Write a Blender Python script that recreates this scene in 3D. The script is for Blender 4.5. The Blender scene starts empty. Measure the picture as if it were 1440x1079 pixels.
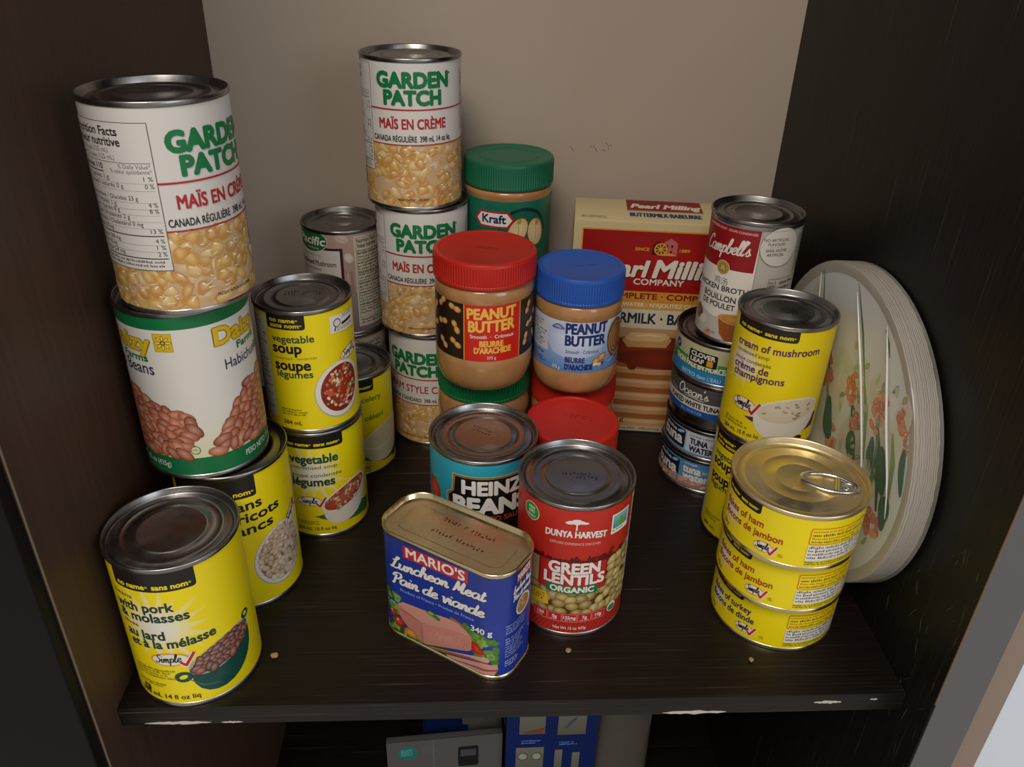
import bpy, bmesh, math, random
import numpy as np
from mathutils import Vector, Matrix
from mathutils.geometry import tessellate_polygon
PI = math.pi
SC = bpy.context.scene
COL = SC.collection
MM = 0.001

# ------------------------------------------------------------------ camera
cam_d = bpy.data.cameras.new('camera'); cam = bpy.data.objects.new('camera', cam_d); COL.objects.link(cam)
cam_d.sensor_fit = 'HORIZONTAL'; cam_d.sensor_width = 36.0; cam_d.lens = 28.753
cam_d.clip_start = 0.01; cam_d.clip_end = 30
_R = Vector((0.99867859, -0.0444966, 0.02571243)); _W = Vector((0.05139133, 0.86384939, -0.50112191))
_W.normalize(); _R = (_R - _W*_R.dot(_W)).normalized(); _U = _R.cross(_W)
m = Matrix((( _R.x, _U.x, -_W.x, -25.926*MM), (_R.y, _U.y, -_W.y, -336.913*MM), (_R.z, _U.z, -_W.z, 422.064*MM), (0,0,0,1)))
cam.matrix_world = m
SC.camera = cam

# ------------------------------------------------------------------ world, lights, exposure
SC.view_settings.view_transform = 'Standard'; SC.view_settings.look = 'None'
SC.view_settings.gamma = 1.0; SC.view_settings.exposure = 0.28
SC.view_settings.use_curve_mapping = False
w = bpy.data.worlds.new('room_light'); SC.world = w; w.use_nodes = True
bg = w.node_tree.nodes['Background']; bg.inputs[0].default_value = (0.92, 0.86, 0.78, 1); bg.inputs[1].default_value = 0.38

def area_lamp(name, loc, target, size, watts, colr, size_y=None):
    d = bpy.data.lights.new(name, 'AREA'); d.energy = watts; d.color = colr; d.size = size
    if size_y: d.shape = 'RECTANGLE'; d.size_y = size_y
    o = bpy.data.objects.new(name, d); COL.objects.link(o)
    o.location = loc
    o.rotation_euler = (Vector(target)-Vector(loc)).to_track_quat('-Z', 'Y').to_euler()
    return o
area_lamp('ceiling_lamp', (-0.45, -1.55, 2.3), (0.0, 0.2, 0.15), 0.9, 37, (1.0, 0.90, 0.78))
area_lamp('window_daylight', (1.5, -1.7, 1.0), (0.0, 0.15, 0.1), 1.0, 10, (0.86, 0.93, 1.0), 1.3)

# ------------------------------------------------------------------ colours and materials
def s2l(c): return c/12.92 if c <= 0.04045 else ((c+0.055)/1.055)**2.4
def hx(h):
    h = h.lstrip('#'); return tuple(s2l(int(h[i:i+2], 16)/255) for i in (0, 2, 4))
def mixc(a, b, t): return tuple(a[i]*(1-t)+b[i]*t for i in range(3))
MATS = {}
def mat(name, col=(.8,.8,.8), rough=.5, metal=0., spec=.5, coat=0., coat_rough=.1, sss=0., trans=0.):
    if name in MATS: return MATS[name]
    mm = bpy.data.materials.new(name); mm.use_nodes = True
    p = mm.node_tree.nodes['Principled BSDF']
    p.inputs['Base Color'].default_value = (*col, 1); p.inputs['Roughness'].default_value = rough
    p.inputs['Metallic'].default_value = metal; p.inputs['Specular IOR Level'].default_value = spec
    p.inputs['Coat Weight'].default_value = coat; p.inputs['Coat Roughness'].default_value = coat_rough
    if trans: p.inputs['Transmission Weight'].default_value = trans
    MATS[name] = mm; return mm
def P(mm): return mm.node_tree.nodes['Principled BSDF']
def nd(mm, t, **kw):
    n = mm.node_tree.nodes.new(t)
    for k, v in kw.items():
        if k in n.inputs: n.inputs[k].default_value = v
        else: setattr(n, k, v)
    return n
def ln(mm, a, b): mm.node_tree.links.new(a, b)

def ink_mat(name, rough, spec=.5, coat=0.):
    mm = mat(name, rough=rough, spec=spec, coat=coat)
    a = nd(mm, 'ShaderNodeAttribute', attribute_name='ink'); ln(mm, a.outputs['Color'], P(mm).inputs['Base Color'])
    tc = nd(mm, 'ShaderNodeTexCoord'); n = nd(mm, 'ShaderNodeTexNoise', Scale=55.0, Detail=2.0)
    ln(mm, tc.outputs['Object'], n.inputs['Vector'])
    b = nd(mm, 'ShaderNodeBump', Strength=0.10, Distance=0.002)
    ln(mm, n.outputs['Fac'], b.inputs['Height']); ln(mm, b.outputs['Normal'], P(mm).inputs['Normal'])
    return mm
PAPER = ink_mat('printed_label_paper', .38, .4)
CARD = ink_mat('printed_cardboard', .5, .3)
PLASTIC_LABEL = ink_mat('printed_film_label', .3, .45)
TINPRINT = ink_mat('printed_tin', .3, .5)

def metal_mat(name, col, rough, scale=70):
    mm = mat(name, col, rough, 1.0)
    tc = nd(mm, 'ShaderNodeTexCoord'); n = nd(mm, 'ShaderNodeTexNoise', Scale=scale, Detail=4.0, Roughness=.6)
    ln(mm, tc.outputs['Object'], n.inputs['Vector'])
    r = nd(mm, 'ShaderNodeMapRange'); r.inputs['From Min'].default_value = .3; r.inputs['From Max'].default_value = .7
    r.inputs['To Min'].default_value = rough*.75; r.inputs['To Max'].default_value = rough*1.35
    ln(mm, n.outputs['Fac'], r.inputs['Value']); ln(mm, r.outputs['Result'], P(mm).inputs['Roughness'])
    b = nd(mm, 'ShaderNodeBump', Strength=.06, Distance=.001); ln(mm, n.outputs['Fac'], b.inputs['Height'])
    ln(mm, b.outputs['Normal'], P(mm).inputs['Normal'])
    return mm
STEEL = metal_mat('tin_plate', (.40, .39, .385), .30)
STEEL_LID = metal_mat('tin_lid', (.30, .295, .295), .30)
GOLD_LID = metal_mat('gold_lacquered_lid', (.78, .66, .43), .38)
GOLD_RIM = metal_mat('pale_gold_tin', (.70, .60, .38), .24)
ALU = metal_mat('pull_tab_metal', (.80, .80, .80), .2)
BLACK_LID = metal_mat('dark_lid', (.20, .195, .19), .3)
STAMP = mat('stamp_ink', hx('15120f'), .6)

def wood(name, c1, c2, streak, axis, rough=.42, spec=.35, dens=1.0):
    mm = mat(name, c1, rough, 0, spec)
    tc = nd(mm, 'ShaderNodeTexCoord'); mp = nd(mm, 'ShaderNodeMapping')
    sc = [260*dens, 260*dens, 260*dens]; sc[axis] = 9.0
    mp.inputs['Scale'].default_value = sc; ln(mm, tc.outputs['Object'], mp.inputs['Vector'])
    n = nd(mm, 'ShaderNodeTexNoise', Scale=1.0, Detail=3.0, Roughness=.55); ln(mm, mp.outputs['Vector'], n.inputs['Vector'])
    n2 = nd(mm, 'ShaderNodeTexNoise', Scale=9.0, Detail=3.0); ln(mm, tc.outputs['Object'], n2.inputs['Vector'])
    r = nd(mm, 'ShaderNodeValToRGB'); r.color_ramp.elements[0].position = .40; r.color_ramp.elements[1].position = .62
    r.color_ramp.elements[0].color = (*c1, 1); r.color_ramp.elements[1].color = (*c2, 1)
    ln(mm, n.outputs['Fac'], r.inputs['Fac'])
    # sparse pale pores of the grain
    r2 = nd(mm, 'ShaderNodeValToRGB'); r2.color_ramp.elements[0].position = .645; r2.color_ramp.elements[1].position = .76
    r2.color_ramp.elements[0].color = (0, 0, 0, 1); r2.color_ramp.elements[1].color = (1, 1, 1, 1)
    ln(mm, n.outputs['Fac'], r2.inputs['Fac'])
    mu = nd(mm, 'ShaderNodeMath', operation='MULTIPLY'); ln(mm, r2.outputs['Color'], mu.inputs[0]); ln(mm, n2.outputs['Fac'], mu.inputs[1])
    mx = nd(mm, 'ShaderNodeMix', data_type='RGBA'); ln(mm, mu.outputs[0], mx.inputs[0])
    ln(mm, r.outputs['Color'], mx.inputs[6]); mx.inputs[7].default_value = (*streak, 1)
    ln(mm, mx.outputs[2], P(mm).inputs['Base Color'])
    b = nd(mm, 'ShaderNodeBump', Strength=.25, Distance=.0006); ln(mm, n.outputs['Fac'], b.inputs['Height'])
    ln(mm, b.outputs['Normal'], P(mm).inputs['Normal'])
    return mm
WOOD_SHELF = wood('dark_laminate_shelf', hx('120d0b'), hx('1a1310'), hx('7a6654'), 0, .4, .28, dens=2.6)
WOOD_RIGHT_SHADED = wood('dark_laminate_shaded', hx('110d0b'), hx('181310'), hx('6a5a4c'), 2, .42, .28, dens=2.0)  # right panel copy, darkened: its shade is in the colour
WOOD_LEFT_LIT = wood('dark_laminate_lit', hx('422f25'), hx('483429'), hx('503c30'), 2, .5, .3)  # same laminate lightened: light falling on the left panel is in the colour

def wall_mat():
    mm = mat('painted_back_wall', hx('a2968a'), .75, 0, .2)
    tc = nd(mm, 'ShaderNodeTexCoord'); n = nd(mm, 'ShaderNodeTexNoise', Scale=3.0, Detail=4.0)
    ln(mm, tc.outputs['Object'], n.inputs['Vector'])
    r = nd(mm, 'ShaderNodeValToRGB'); r.color_ramp.elements[0].color = (*hx('9c9084'), 1); r.color_ramp.elements[1].color = (*hx('a99c90'), 1)
    ln(mm, n.outputs['Fac'], r.inputs['Fac']); ln(mm, r.outputs['Color'], P(mm).inputs['Base Color'])
    return mm
WALL = wall_mat()

# ------------------------------------------------------------------ object helpers
def tag(o, label, cat, group=None):
    o['label'] = label; o['category'] = cat
    if group: o['group'] = group
    return o
def empty(name, loc, rotz, label, cat, group=None):
    o = bpy.data.objects.new(name, None); COL.objects.link(o); o.empty_display_size = .03
    o.location = (loc[0]*MM, loc[1]*MM, loc[2]*MM); o.rotation_euler = (0, 0, math.radians(rotz))
    return tag(o, label, cat, group)
def link(name, me, parent=None, kind=None):
    o = bpy.data.objects.new(name, me); COL.objects.link(o)
    if parent: o.parent = parent
    if kind: o['kind'] = kind
    return o
def finish(name, bm, material, parent=None, smooth=35, kind=None):
    me = bpy.data.meshes.new(name)
    bmesh.ops.recalc_face_normals(bm, faces=bm.faces[:]); bm.to_mesh(me); bm.free()
    for mt in (material if isinstance(material, (list, tuple)) else [material]): me.materials.append(mt)
    if smooth:
        for p in me.polygons: p.use_smooth = True
        me.set_sharp_from_angle(angle=math.radians(smooth))
    return link(name, me, parent, kind)
def lathe_bm(prof, seg=96, mod=None, bm=None, close=True, z0=0.):
    """prof: (r, z) in mm, first and last may have r=0"""
    bm = bm or bmesh.new(); rings = []
    for i, (r, z) in enumerate(prof):
        if r < 1e-6: rings.append([bm.verts.new((0, 0, (z+z0)*MM))]); continue
        ring = []
        for k in range(seg):
            a = 2*PI*k/seg; rr = r + (mod(k, i) if mod else 0)
            ring.append(bm.verts.new((rr*math.cos(a)*MM, rr*math.sin(a)*MM, (z+z0)*MM)))
        rings.append(ring)
    for A, B in zip(rings, rings[1:]):
        if len(A) == 1 and len(B) == 1: continue
        for k in range(seg):
            k2 = (k+1) % seg
            if len(A) == 1: bm.faces.new((A[0], B[k2], B[k]))
            elif len(B) == 1: bm.faces.new((A[k], A[k2], B[0]))
            else: bm.faces.new((A[k], A[k2], B[k2], B[k]))
    return bm
def box_bm(x0, x1, y0, y1, z0, z1, bevel=0., bm=None):
    bm = bm or bmesh.new()
    r = bmesh.ops.create_cube(bm, size=1)
    bmesh.ops.scale(bm, vec=((x1-x0)*MM, (y1-y0)*MM, (z1-z0)*MM), verts=r['verts'])
    bmesh.ops.translate(bm, vec=((x0+x1)/2*MM, (y0+y1)/2*MM, (z0+z1)/2*MM), verts=r['verts'])
    if bevel:
        es = list({e for v in r['verts'] for e in v.link_edges})
        bmesh.ops.bevel(bm, geom=es, offset=bevel*MM, segments=2, affect='EDGES', profile=.5)
    return bm
def tube_bm(pts, rad, seg=10, closed=False, bm=None, flat=1.0):
    bm = bm or bmesh.new(); n = len(pts); rings = []
    pts = [Vector(p) for p in pts]
    for i, p in enumerate(pts):
        a = pts[(i-1) % n] if (closed or i > 0) else p; b = pts[(i+1) % n] if (closed or i < n-1) else p
        t = (b-a).normalized(); up = Vector((0, 0, 1)) if abs(t.z) < .9 else Vector((1, 0, 0))
        s = t.cross(up).normalized(); u = s.cross(t).normalized()
        r = rad[i] if isinstance(rad, (list, tuple)) else rad
        rings.append([bm.verts.new((p + s*r*math.cos(2*PI*k/seg) + u*r*flat*math.sin(2*PI*k/seg))*MM) for k in range(seg)])
    for i in range(n if closed else n-1):
        A, B = rings[i], rings[(i+1) % n]
        for k in range(seg): bm.faces.new((A[k], A[(k+1) % seg], B[(k+1) % seg], B[k]))
    if not closed:
        bm.faces.new(rings[0]); bm.faces.new(rings[-1])
    return bm

# ------------------------------------------------------------------ printing: flat shapes wrapped onto a surface
_glyph = {}
def glyphs(s, b):
    k = (s, b)
    if k in _glyph: return _glyph[k]
    c = bpy.data.curves.new('t', 'FONT'); c.body = s; c.size = 1; c.offset = b; c.resolution_u = 3
    o = bpy.data.objects.new('t', c); me = bpy.data.meshes.new_from_object(o)
    me.calc_loop_triangles()
    V = np.array([v.co[:2] for v in me.vertices], float).reshape(-1, 2)
    T = np.array([t.vertices[:] for t in me.loop_triangles], int).reshape(-1, 3)
    bpy.data.objects.remove(o); bpy.data.curves.remove(c); bpy.data.meshes.remove(me)
    _glyph[k] = (V, T); return _glyph[k]

def crom(pts, n=6):
    out = []; m_ = len(pts)
    for i in range(m_-1):
        p0 = pts[max(i-1, 0)]; p1 = pts[i]; p2 = pts[i+1]; p3 = pts[min(i+2, m_-1)]
        for k in range(n):
            t = k/n
            out.append(tuple(.5*((2*p1[j]) + (-p0[j]+p2[j])*t + (2*p0[j]-5*p1[j]+4*p2[j]-p3[j])*t*t + (-p0[j]+3*p1[j]-3*p2[j]+p3[j])*t**3) for j in (0, 1)))
    out.append(tuple(pts[-1])); return out
SCRIPT = {
 'a': (1.1, [[(.85,.85),(.5,1.0),(.1,.7),(.12,.25),(.4,0),(.75,.3),(.88,.95),(.82,.3),(1.0,0),(1.25,.25)]]),
 'b': (.9, [[(0,.3),(.35,1.3),(.4,1.95),(.2,1.9),(.1,1.0),(.15,.15),(.45,0),(.75,.35),(.6,.85),(.92,.75)]]),
 'c': (.85, [[(.8,.8),(.5,1.0),(.12,.65),(.15,.2),(.5,0),(.95,.3)]]),
 'd': (1.1, [[(.85,.85),(.5,1.0),(.1,.7),(.12,.25),(.4,0),(.75,.3),(.97,1.9),(.84,.3),(1.0,0),(1.25,.25)]]),
 'e': (.85, [[(0,.3),(.5,.5),(.7,.8),(.45,1.0),(.15,.65),(.18,.2),(.5,0),(.95,.3)]]),
 'h': (1.0, [[(0,.3),(.35,1.4),(.37,1.95),(.18,1.7),(.12,0),(.2,.55),(.5,.98),(.72,.75),(.7,.2),(.88,0),(1.1,.25)]]),
 'i': (.5, [[(0,.3),(.2,.95),(.17,.2),(.35,0),(.6,.3)], [(.2,1.35),(.24,1.5)]]),
 'l': (.55, [[(0,.3),(.4,1.3),(.44,1.95),(.22,1.9),(.12,1.0),(.18,.15),(.4,0),(.65,.3)]]),
 'm': (1.3, [[(0,.5),(.15,.95),(.12,0),(.2,.5),(.42,.98),(.55,.75),(.52,0),(.6,.5),(.84,.98),(.98,.7),(.95,.15),(1.12,0),(1.38,.25)]]),
 'n': (.95, [[(0,.5),(.15,.95),(.12,0),(.22,.55),(.5,.98),(.66,.7),(.63,.15),(.82,0),(1.05,.25)]]),
 'o': (.92, [[(.5,1),(.12,.65),(.2,.1),(.55,.03),(.8,.5),(.55,1),(.5,.85),(1.0,.8)]]),
 'p': (.9, [[(0,.5),(.18,.95),(.12,-.8)], [(.15,.6),(.45,1.0),(.75,.65),(.6,.1),(.22,.15)], [(.6,.1),(.95,.3)]]),
 'r': (.7, [[(0,.5),(.15,.95),(.13,0),(.2,.6),(.45,1.0),(.65,.9)]]),
 's': (.75, [[(0,.25),(.35,1.0),(.32,.75),(.58,.3),(.38,0),(.08,.12)], [(.4,0),(.8,.3)]]),
 't': (.6, [[(.3,1.6),(.17,.2),(.4,0),(.68,.3)], [(0,1.05),(.55,1.1)]]),
 'u': (1.05, [[(0,.7),(.12,.95),(.1,.25),(.35,0),(.65,.35),(.78,.95),(.74,.2),(.92,0),(1.15,.25)]]),
 'v': (.85, [[(0,.85),(.15,.95),(.35,.05),(.45,.05),(.7,.95),(.95,.85)]]),
 'g': (1.0, [[(.8,.85),(.45,1),(.1,.6),(.35,.05),(.7,.35),(.82,.95),(.75,-.4),(.4,-.8),(.1,-.5),(1.05,.25)]]),
 "'": (.3, [[(.15,1.95),(.05,1.5)]]), ' ': (.6, []),
 'C': (1.25, [[(1.15,1.5),(1.05,1.95),(.55,1.75),(.15,.9),(.3,.1),(.8,0),(1.35,.4)]]),
 'L': (1.1, [[(.1,1.4),(.5,1.5),(.85,1.95),(.6,2.0),(.45,1.0),(.25,.1),(0,.05),(.3,.2),(.7,0),(1.2,.25)]]),
 'P': (1.15, [[(.5,1.6),(.38,0),(.1,.05)], [(0,1.3),(.3,1.85),(.9,1.95),(1.15,1.4),(.8,.9),(.45,1.0)]]),
 'M': (1.5, [[(0,.05),(.22,.3),(.45,1.9),(.7,.3),(1.18,1.9),(1.12,.2),(1.3,0),(1.55,.25)]]),
 'S': (1.05, [[(1,1.6),(.7,1.95),(.3,1.55),(.8,.8),(.65,.1),(.2,0),(0,.4)]]),
 'O': (1.3, [[(.7,1.95),(.15,1.3),(.25,.2),(.7,0),(1.2,.6),(1.1,1.6),(.6,1.95),(.5,1.5)]]),
}
YEL = hx('e4d00e'); BLK = hx('1c1a17'); WHT = hx('d9d6d0'); DGRN = hx('1d4a32')

class Ink:
    DZ = .006
    def __init__(s, seed=1):
        s.T = []; s.C = []; s.Z = []; s.z = 0; s.rnd = random.Random(seed)
    def add(s, tris, cols, ramp=False):
        """tris (n,3,2); cols one rgb or (n,3,3)"""
        tris = np.asarray(tris, float).reshape(-1, 3, 2); n = len(tris)
        if not n: return
        cols = np.asarray(cols, float)
        if cols.ndim == 1: cols = np.broadcast_to(cols, (n, 3, 3))
        s.z += 1; s.T.append(tris); s.C.append(np.array(cols)); s.Z.append(s.z*s.DZ+(np.arange(n)/n*.7*s.DZ if ramp else 0*np.arange(n)))
    def poly(s, pts, col):
        t = tessellate_polygon([[Vector((p[0], p[1], 0)) for p in pts]])
        s.add([[pts[i] for i in f] for f in t], col)
    def fan(s, c, pts, cc, ce):
        n = len(pts); s.add([[c, pts[i], pts[(i+1) % n]] for i in range(n)], [[cc, ce, ce]]*n)
    def rect(s, u0, u1, v0, v1, col, col2=None):
        """col2: colour at the top"""
        a, b, c, d = (u0, v0), (u1, v0), (u1, v1), (u0, v1); c2 = col if col2 is None else col2
        s.add([[a, b, c], [a, c, d]], [[col, col, c2], [col, c2, c2]])
    def ell(s, cx, cy, rx, ry, col, rot=0., n=20, cc=None, off=(0, 0), wob=0.):
        c, sn = math.cos(rot), math.sin(rot); pts = []
        f2, f3 = (s.rnd.uniform(0, 2*PI), s.rnd.uniform(0, 2*PI)) if wob else (0, 0)
        for k in range(n):
            a = 2*PI*k/n; w_ = 1+wob*(.4*math.cos(2*a+f2)+.35*math.cos(3*a+f3)); x, y = rx*w_*math.cos(a), ry*w_*math.sin(a)
            pts.append((cx+c*x-sn*y, cy+sn*x+c*y))
        s.fan((cx+off[0], cy+off[1]), pts, col if cc is None else cc, col)
    def line(s, pts, w_, col, closed=False, taper=False, contrast=0.):
        pts = [np.array(p, float) for p in pts]; n = len(pts); L = []; Rr = []
        for i in range(n):
            a = pts[(i-1) % n] if closed or i else pts[i]; b = pts[(i+1) % n] if closed or i < n-1 else pts[i]
            t = b-a; t /= (np.hypot(*t)+1e-9); nn = np.array((-t[1], t[0]))
            ww = w_/2
            if taper: ww *= max(.15, math.sin(PI*(i+.3)/(n-.4)))
            if contrast: ww *= (1-contrast)+contrast*1.3*abs(t[1])
            L.append(pts[i]+nn*ww); Rr.append(pts[i]-nn*ww)
        tr = []
        for i in range(n if closed else n-1):
            j = (i+1) % n; tr += [[Rr[i], Rr[j], L[j]], [Rr[i], L[j], L[i]]]
        s.add(tr, col, True)
    def frame(s, u0, u1, v0, v1, w_, col):
        for r in ((u0, u1, v0, v0+w_), (u0, u1, v1-w_, v1), (u0, u0+w_, v0, v1), (u1-w_, u1, v0, v1)): s.rect(*r, col)
    def rrect(s, u0, u1, v0, v1, r, col, corners=(1, 1, 1, 1)):
        pts = []
        for (cx, cy, a0, on) in ((u1-r, v1-r, 0, corners[0]), (u0+r, v1-r, 90, corners[1]), (u0+r, v0+r, 180, corners[2]), (u1-r, v0+r, 270, corners[3])):
            if not on: pts.append((u1 if a0 in (0, 270) else u0, v1 if a0 in (0, 90) else v0)); continue
            for k in range(5):
                a = math.radians(a0+22.5*k); pts.append((cx+r*math.cos(a), cy+r*math.sin(a)))
        s.poly(pts, col)
    def text(s, st, u0, u1, v, ch, col, b=.0, sh=0., k=0., arch=0.):
        V, T = glyphs(st, 0)
        if not len(T): return
        if .018 <= b <= .03: b *= 1.45
        x0, x1 = V[:, 0].min(), V[:, 0].max(); sy = ch/.69
        sx = (u1-u0)/(x1-x0) if u1 is not None else sy
        X = u0+(V[:, 0]-x0)*sx+sh*V[:, 1]*sy; Y = v+V[:, 1]*sy+k*(X-u0)
        if arch:
            mid = u0+(x1-x0)*sx/2; hw = (x1-x0)*sx/2; Y = Y+arch*(1-((X-mid)/hw)**2)
        Q = np.stack([X, Y], 1)[T]; n = 0 if b < .006 else (4 if b < .03 else 8); d = b*ch/.69
        for q in [Q+np.array((d*math.cos(2*PI*(i+.5)/n), d*math.sin(2*PI*(i+.5)/n))) for i in range(n)]+[Q]: s.add(q, col)
    def script(s, st, u0, u1, v, xh, col, w_=.18, slant=.28, k=0., contrast=.45, outline=None):
        x = 0; strokes = []
        for c in st:
            adv, ss = SCRIPT[c]
            for q in ss: strokes.append([(px+x+slant*py, py) for px, py in q])
            x += adv
        sx = (u1-u0)/(x+slant)
        for pas in ([outline, col] if outline else [col]):
            for q in strokes:
                pts = [(u0+a*sx, v+b_*xh+k*a*sx) for a, b_ in crom(q, 5)]
                s.line(pts, w_*xh*(1.7 if pas is outline and outline else 1), pas, contrast=contrast)
    def greek(s, u0, u1, v0, v1, rows, col, fill=.62, ragged=True):
        """rows of tiny unreadable print"""
        h = (v1-v0)/rows; tr = []
        for i in range(rows):
            y1 = v1-i*h; y0 = y1-h*fill; x = u0; end = u1-(s.rnd.random()*.35*(u1-u0) if ragged else 0)
            while x < end:
                L = h*s.rnd.uniform(.5, 2.6); xe = min(x+L, end)
                xx = x
                while xx < xe:
                    ww = h*s.rnd.uniform(.16, .34); t = y0+(y1-y0)*s.rnd.choice((.7, .7, 1.)); b_ = y0-(.2*h if s.rnd.random() < .1 else 0)
                    tr += [[(xx, b_), (xx+ww, b_), (xx+ww, t)], [(xx, b_), (xx+ww, t), (xx, t)]]; xx += ww+h*.16
                x = xe+h*.45
        s.add(tr, col)
    def beans(s, inside, box, n, rx, ry, cols, ang=None, dark=.45, pack=1.45):
        """overlapping beans of a printed picture, packed back to front"""
        u0, u1, v0, v1 = box; pts = []
        tries = 0
        while len(pts) < n and tries < n*60:
            tries += 1; p = (s.rnd.uniform(u0, u1), s.rnd.uniform(v0, v1))
            if not inside(*p): continue
            if any((p[0]-q[0])**2+(p[1]-q[1])**2 < (.95*ry)**2*pack for q in pts): continue
            pts.append(p)
        pts.sort(key=lambda p: -p[1])
        for p in pts:
            c = s.rnd.choice(cols); f = s.rnd.uniform(.8, 1.15); c = tuple(min(1, x*f) for x in c)
            a = s.rnd.uniform(0, PI) if ang is None else ang+s.rnd.gauss(0, .5); sz = s.rnd.uniform(.88, 1.12)
            s.ell(p[0], p[1], rx*sz*1.08, ry*sz*1.1, mixc(c, (0, 0, 0), dark+.1), a, 12)
            s.ell(p[0], p[1]+.05*ry, rx*sz, ry*sz, mixc(c, (.02, 0, 0), dark*.7), a, 12, cc=mixc(c, (1, .95, .9), .22), off=(-.1*rx, .25*ry))
    def build(s, name, mapf, gu, gv, material, parent):
        T = np.concatenate(s.T); C = np.concatenate(s.C); Z = np.concatenate(s.Z)
        A = np.concatenate([T, C, np.repeat(Z[:, None, None], 3, 1)], 2)        # n,3,6  (u v r g b z)
        for ax, grid in ((0, gu), (1, gv)):
            if grid is None: continue
            grid = np.asarray(grid, float)
            todo = A; done = []
            while len(todo):
                lo = np.searchsorted(grid, todo[:, :, ax].min(1)+1e-6, 'right'); hi = np.searchsorted(grid, todo[:, :, ax].max(1)-1e-6, 'left')
                cross = hi > lo
                done.append(todo[~cross]); todo = todo[cross]
                if not len(todo): break
                cut = grid[(lo[cross]+hi[cross]-1)//2]
                d = todo[:, :, ax]-cut[:, None]
                d[np.abs(d) < 1e-7] = 0
                sg = d > 0
                # rotate so that the lone vertex comes first
                cnt = sg.sum(1); lone = np.where(cnt == 1, sg.argmax(1), (~sg).argmax(1))
                idx = (lone[:, None]+np.arange(3)) % 3; r_ = np.arange(len(todo))[:, None]
                q = todo[r_, idx]; dq = d[r_, idx]
                t1 = (dq[:, 0]/(dq[:, 0]-dq[:, 1]))[:, None]; t2 = (dq[:, 0]/(dq[:, 0]-dq[:, 2]))[:, None]
                p1 = q[:, 0]*(1-t1)+q[:, 1]*t1; p2 = q[:, 0]*(1-t2)+q[:, 2]*t2
                p1[:, ax] = cut; p2[:, ax] = cut
                todo = np.concatenate([np.stack([q[:, 0], p1, p2], 1), np.stack([p1, q[:, 1], q[:, 2]], 1), np.stack([p1, q[:, 2], p2], 1)])
                e1 = todo[:, 1, :2]-todo[:, 0, :2]; e2 = todo[:, 2, :2]-todo[:, 0, :2]
                todo = todo[np.abs(e1[:, 0]*e2[:, 1]-e1[:, 1]*e2[:, 0]) > 1e-7]
            A = np.concatenate(done)
        e1 = A[:, 1, :2]-A[:, 0, :2]; e2 = A[:, 2, :2]-A[:, 0, :2]; ar = e1[:, 0]*e2[:, 1]-e1[:, 1]*e2[:, 0]
        A = A[np.abs(ar) > 1e-7]; ar = ar[np.abs(ar) > 1e-7]
        A[ar < 0] = A[ar < 0][:, [0, 2, 1]]
        A[:, :, 5] *= min(1., .45/(s.z*s.DZ))
        F = A.reshape(-1, 6); Pn, Nn = mapf(F[:, 0], F[:, 1], F[:, 5])
        n = len(F); me = bpy.data.meshes.new(name)
        me.vertices.add(n); me.vertices.foreach_set('co', (Pn*MM).astype(np.float32).ravel())
        me.loops.add(n); me.loops.foreach_set('vertex_index', np.arange(n, dtype=np.int32))
        me.polygons.add(n//3); me.polygons.foreach_set('loop_start', np.arange(0, n, 3, dtype=np.int32))
        me.update(calc_edges=True)
        at = me.attributes.new('ink', 'FLOAT_COLOR', 'POINT')
        at.data.foreach_set('color', np.concatenate([F[:, 2:5], np.ones((n, 1))], 1).astype(np.float32).ravel())
        me.polygons.foreach_set('use_smooth', np.ones(n//3, dtype=bool))
        me.normals_split_custom_set_from_vertices([tuple(x) for x in Nn])
        me.materials.append(material)
        return link(name, me, parent)

def cyl_map(r):
    N = 128; g = np.arange(-N//2, N//2+1)*(2*PI*r/N)
    def f(u, v, z):
        t = np.clip(u/(2*PI*r/N), -N/2, N/2-1e-9); k = np.floor(t); fr = t-k
        a0 = -PI/2+k*2*PI/N; a1 = a0+2*PI/N
        x = np.cos(a0)*(1-fr)+np.cos(a1)*fr; y = np.sin(a0)*(1-fr)+np.sin(a1)*fr
        q = np.hypot(x, y); rr = r+z
        return np.stack([x*rr, y*rr, v], 1), np.stack([x/q, y/q, 0*q], 1)
    return f, g
def wrap(ink, r, parent, material=None, name='label'):
    f, g = cyl_map(r); return ink.build(name, f, g, None, material or PAPER, parent)

# ------------------------------------------------------------------ the cupboard
def structure(name, bm, m_, smooth=0): return finish(name, bm, m_, None, smooth, 'structure')
structure('wall_back', box_bm(-330, 345, 387, 397, -420, 1010), WALL)
structure('wall_left', box_bm(-266, -238, -22, 387, -420, 1010, .8), WOOD_LEFT_LIT)
structure('wall_right', box_bm(250, 278, -24, 387, -420, 1010, .8), WOOD_RIGHT_SHADED)
structure('floor', box_bm(-238, 250, -6, 387, -420, -400), WOOD_SHELF)
structure('ceiling', box_bm(-238, 250, -6, 387, 980, 998), WOOD_SHELF)
EDGE_PALE = mat('worn_lit_panel_edge', hx('6a5c4c'), .6)  # pale tone for the left edge's painted highlight and the right edge's wear
def worn_lit_edge(pts, seed, parent=None):
    rnd = random.Random(seed); bm = bmesh.new()
    tube_bm(pts, .7, 6, bm=bm); return bm
structure('left_edge_highlight', worn_lit_edge([(-238.2, -22.2, z) for z in range(-410, 1000, 40)], 1), EDGE_PALE, 40)  # pale tube paints the highlight along the left panel's front edge
SHADE_BLK = mat('shade_black', hx('0b0a0a'), .6, 0, .2)  # near-black colour carries the shade left of the panel
structure('dark_slab_left', box_bm(-420, -239.2, -32, -22.4, -420, 1010, 1), SHADE_BLK)
structure('trim_2', box_bm(278.5, 304, -14, 6, -420, 1010, 1.5), mat('beige_casing', hx('85766a'), .6))
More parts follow.
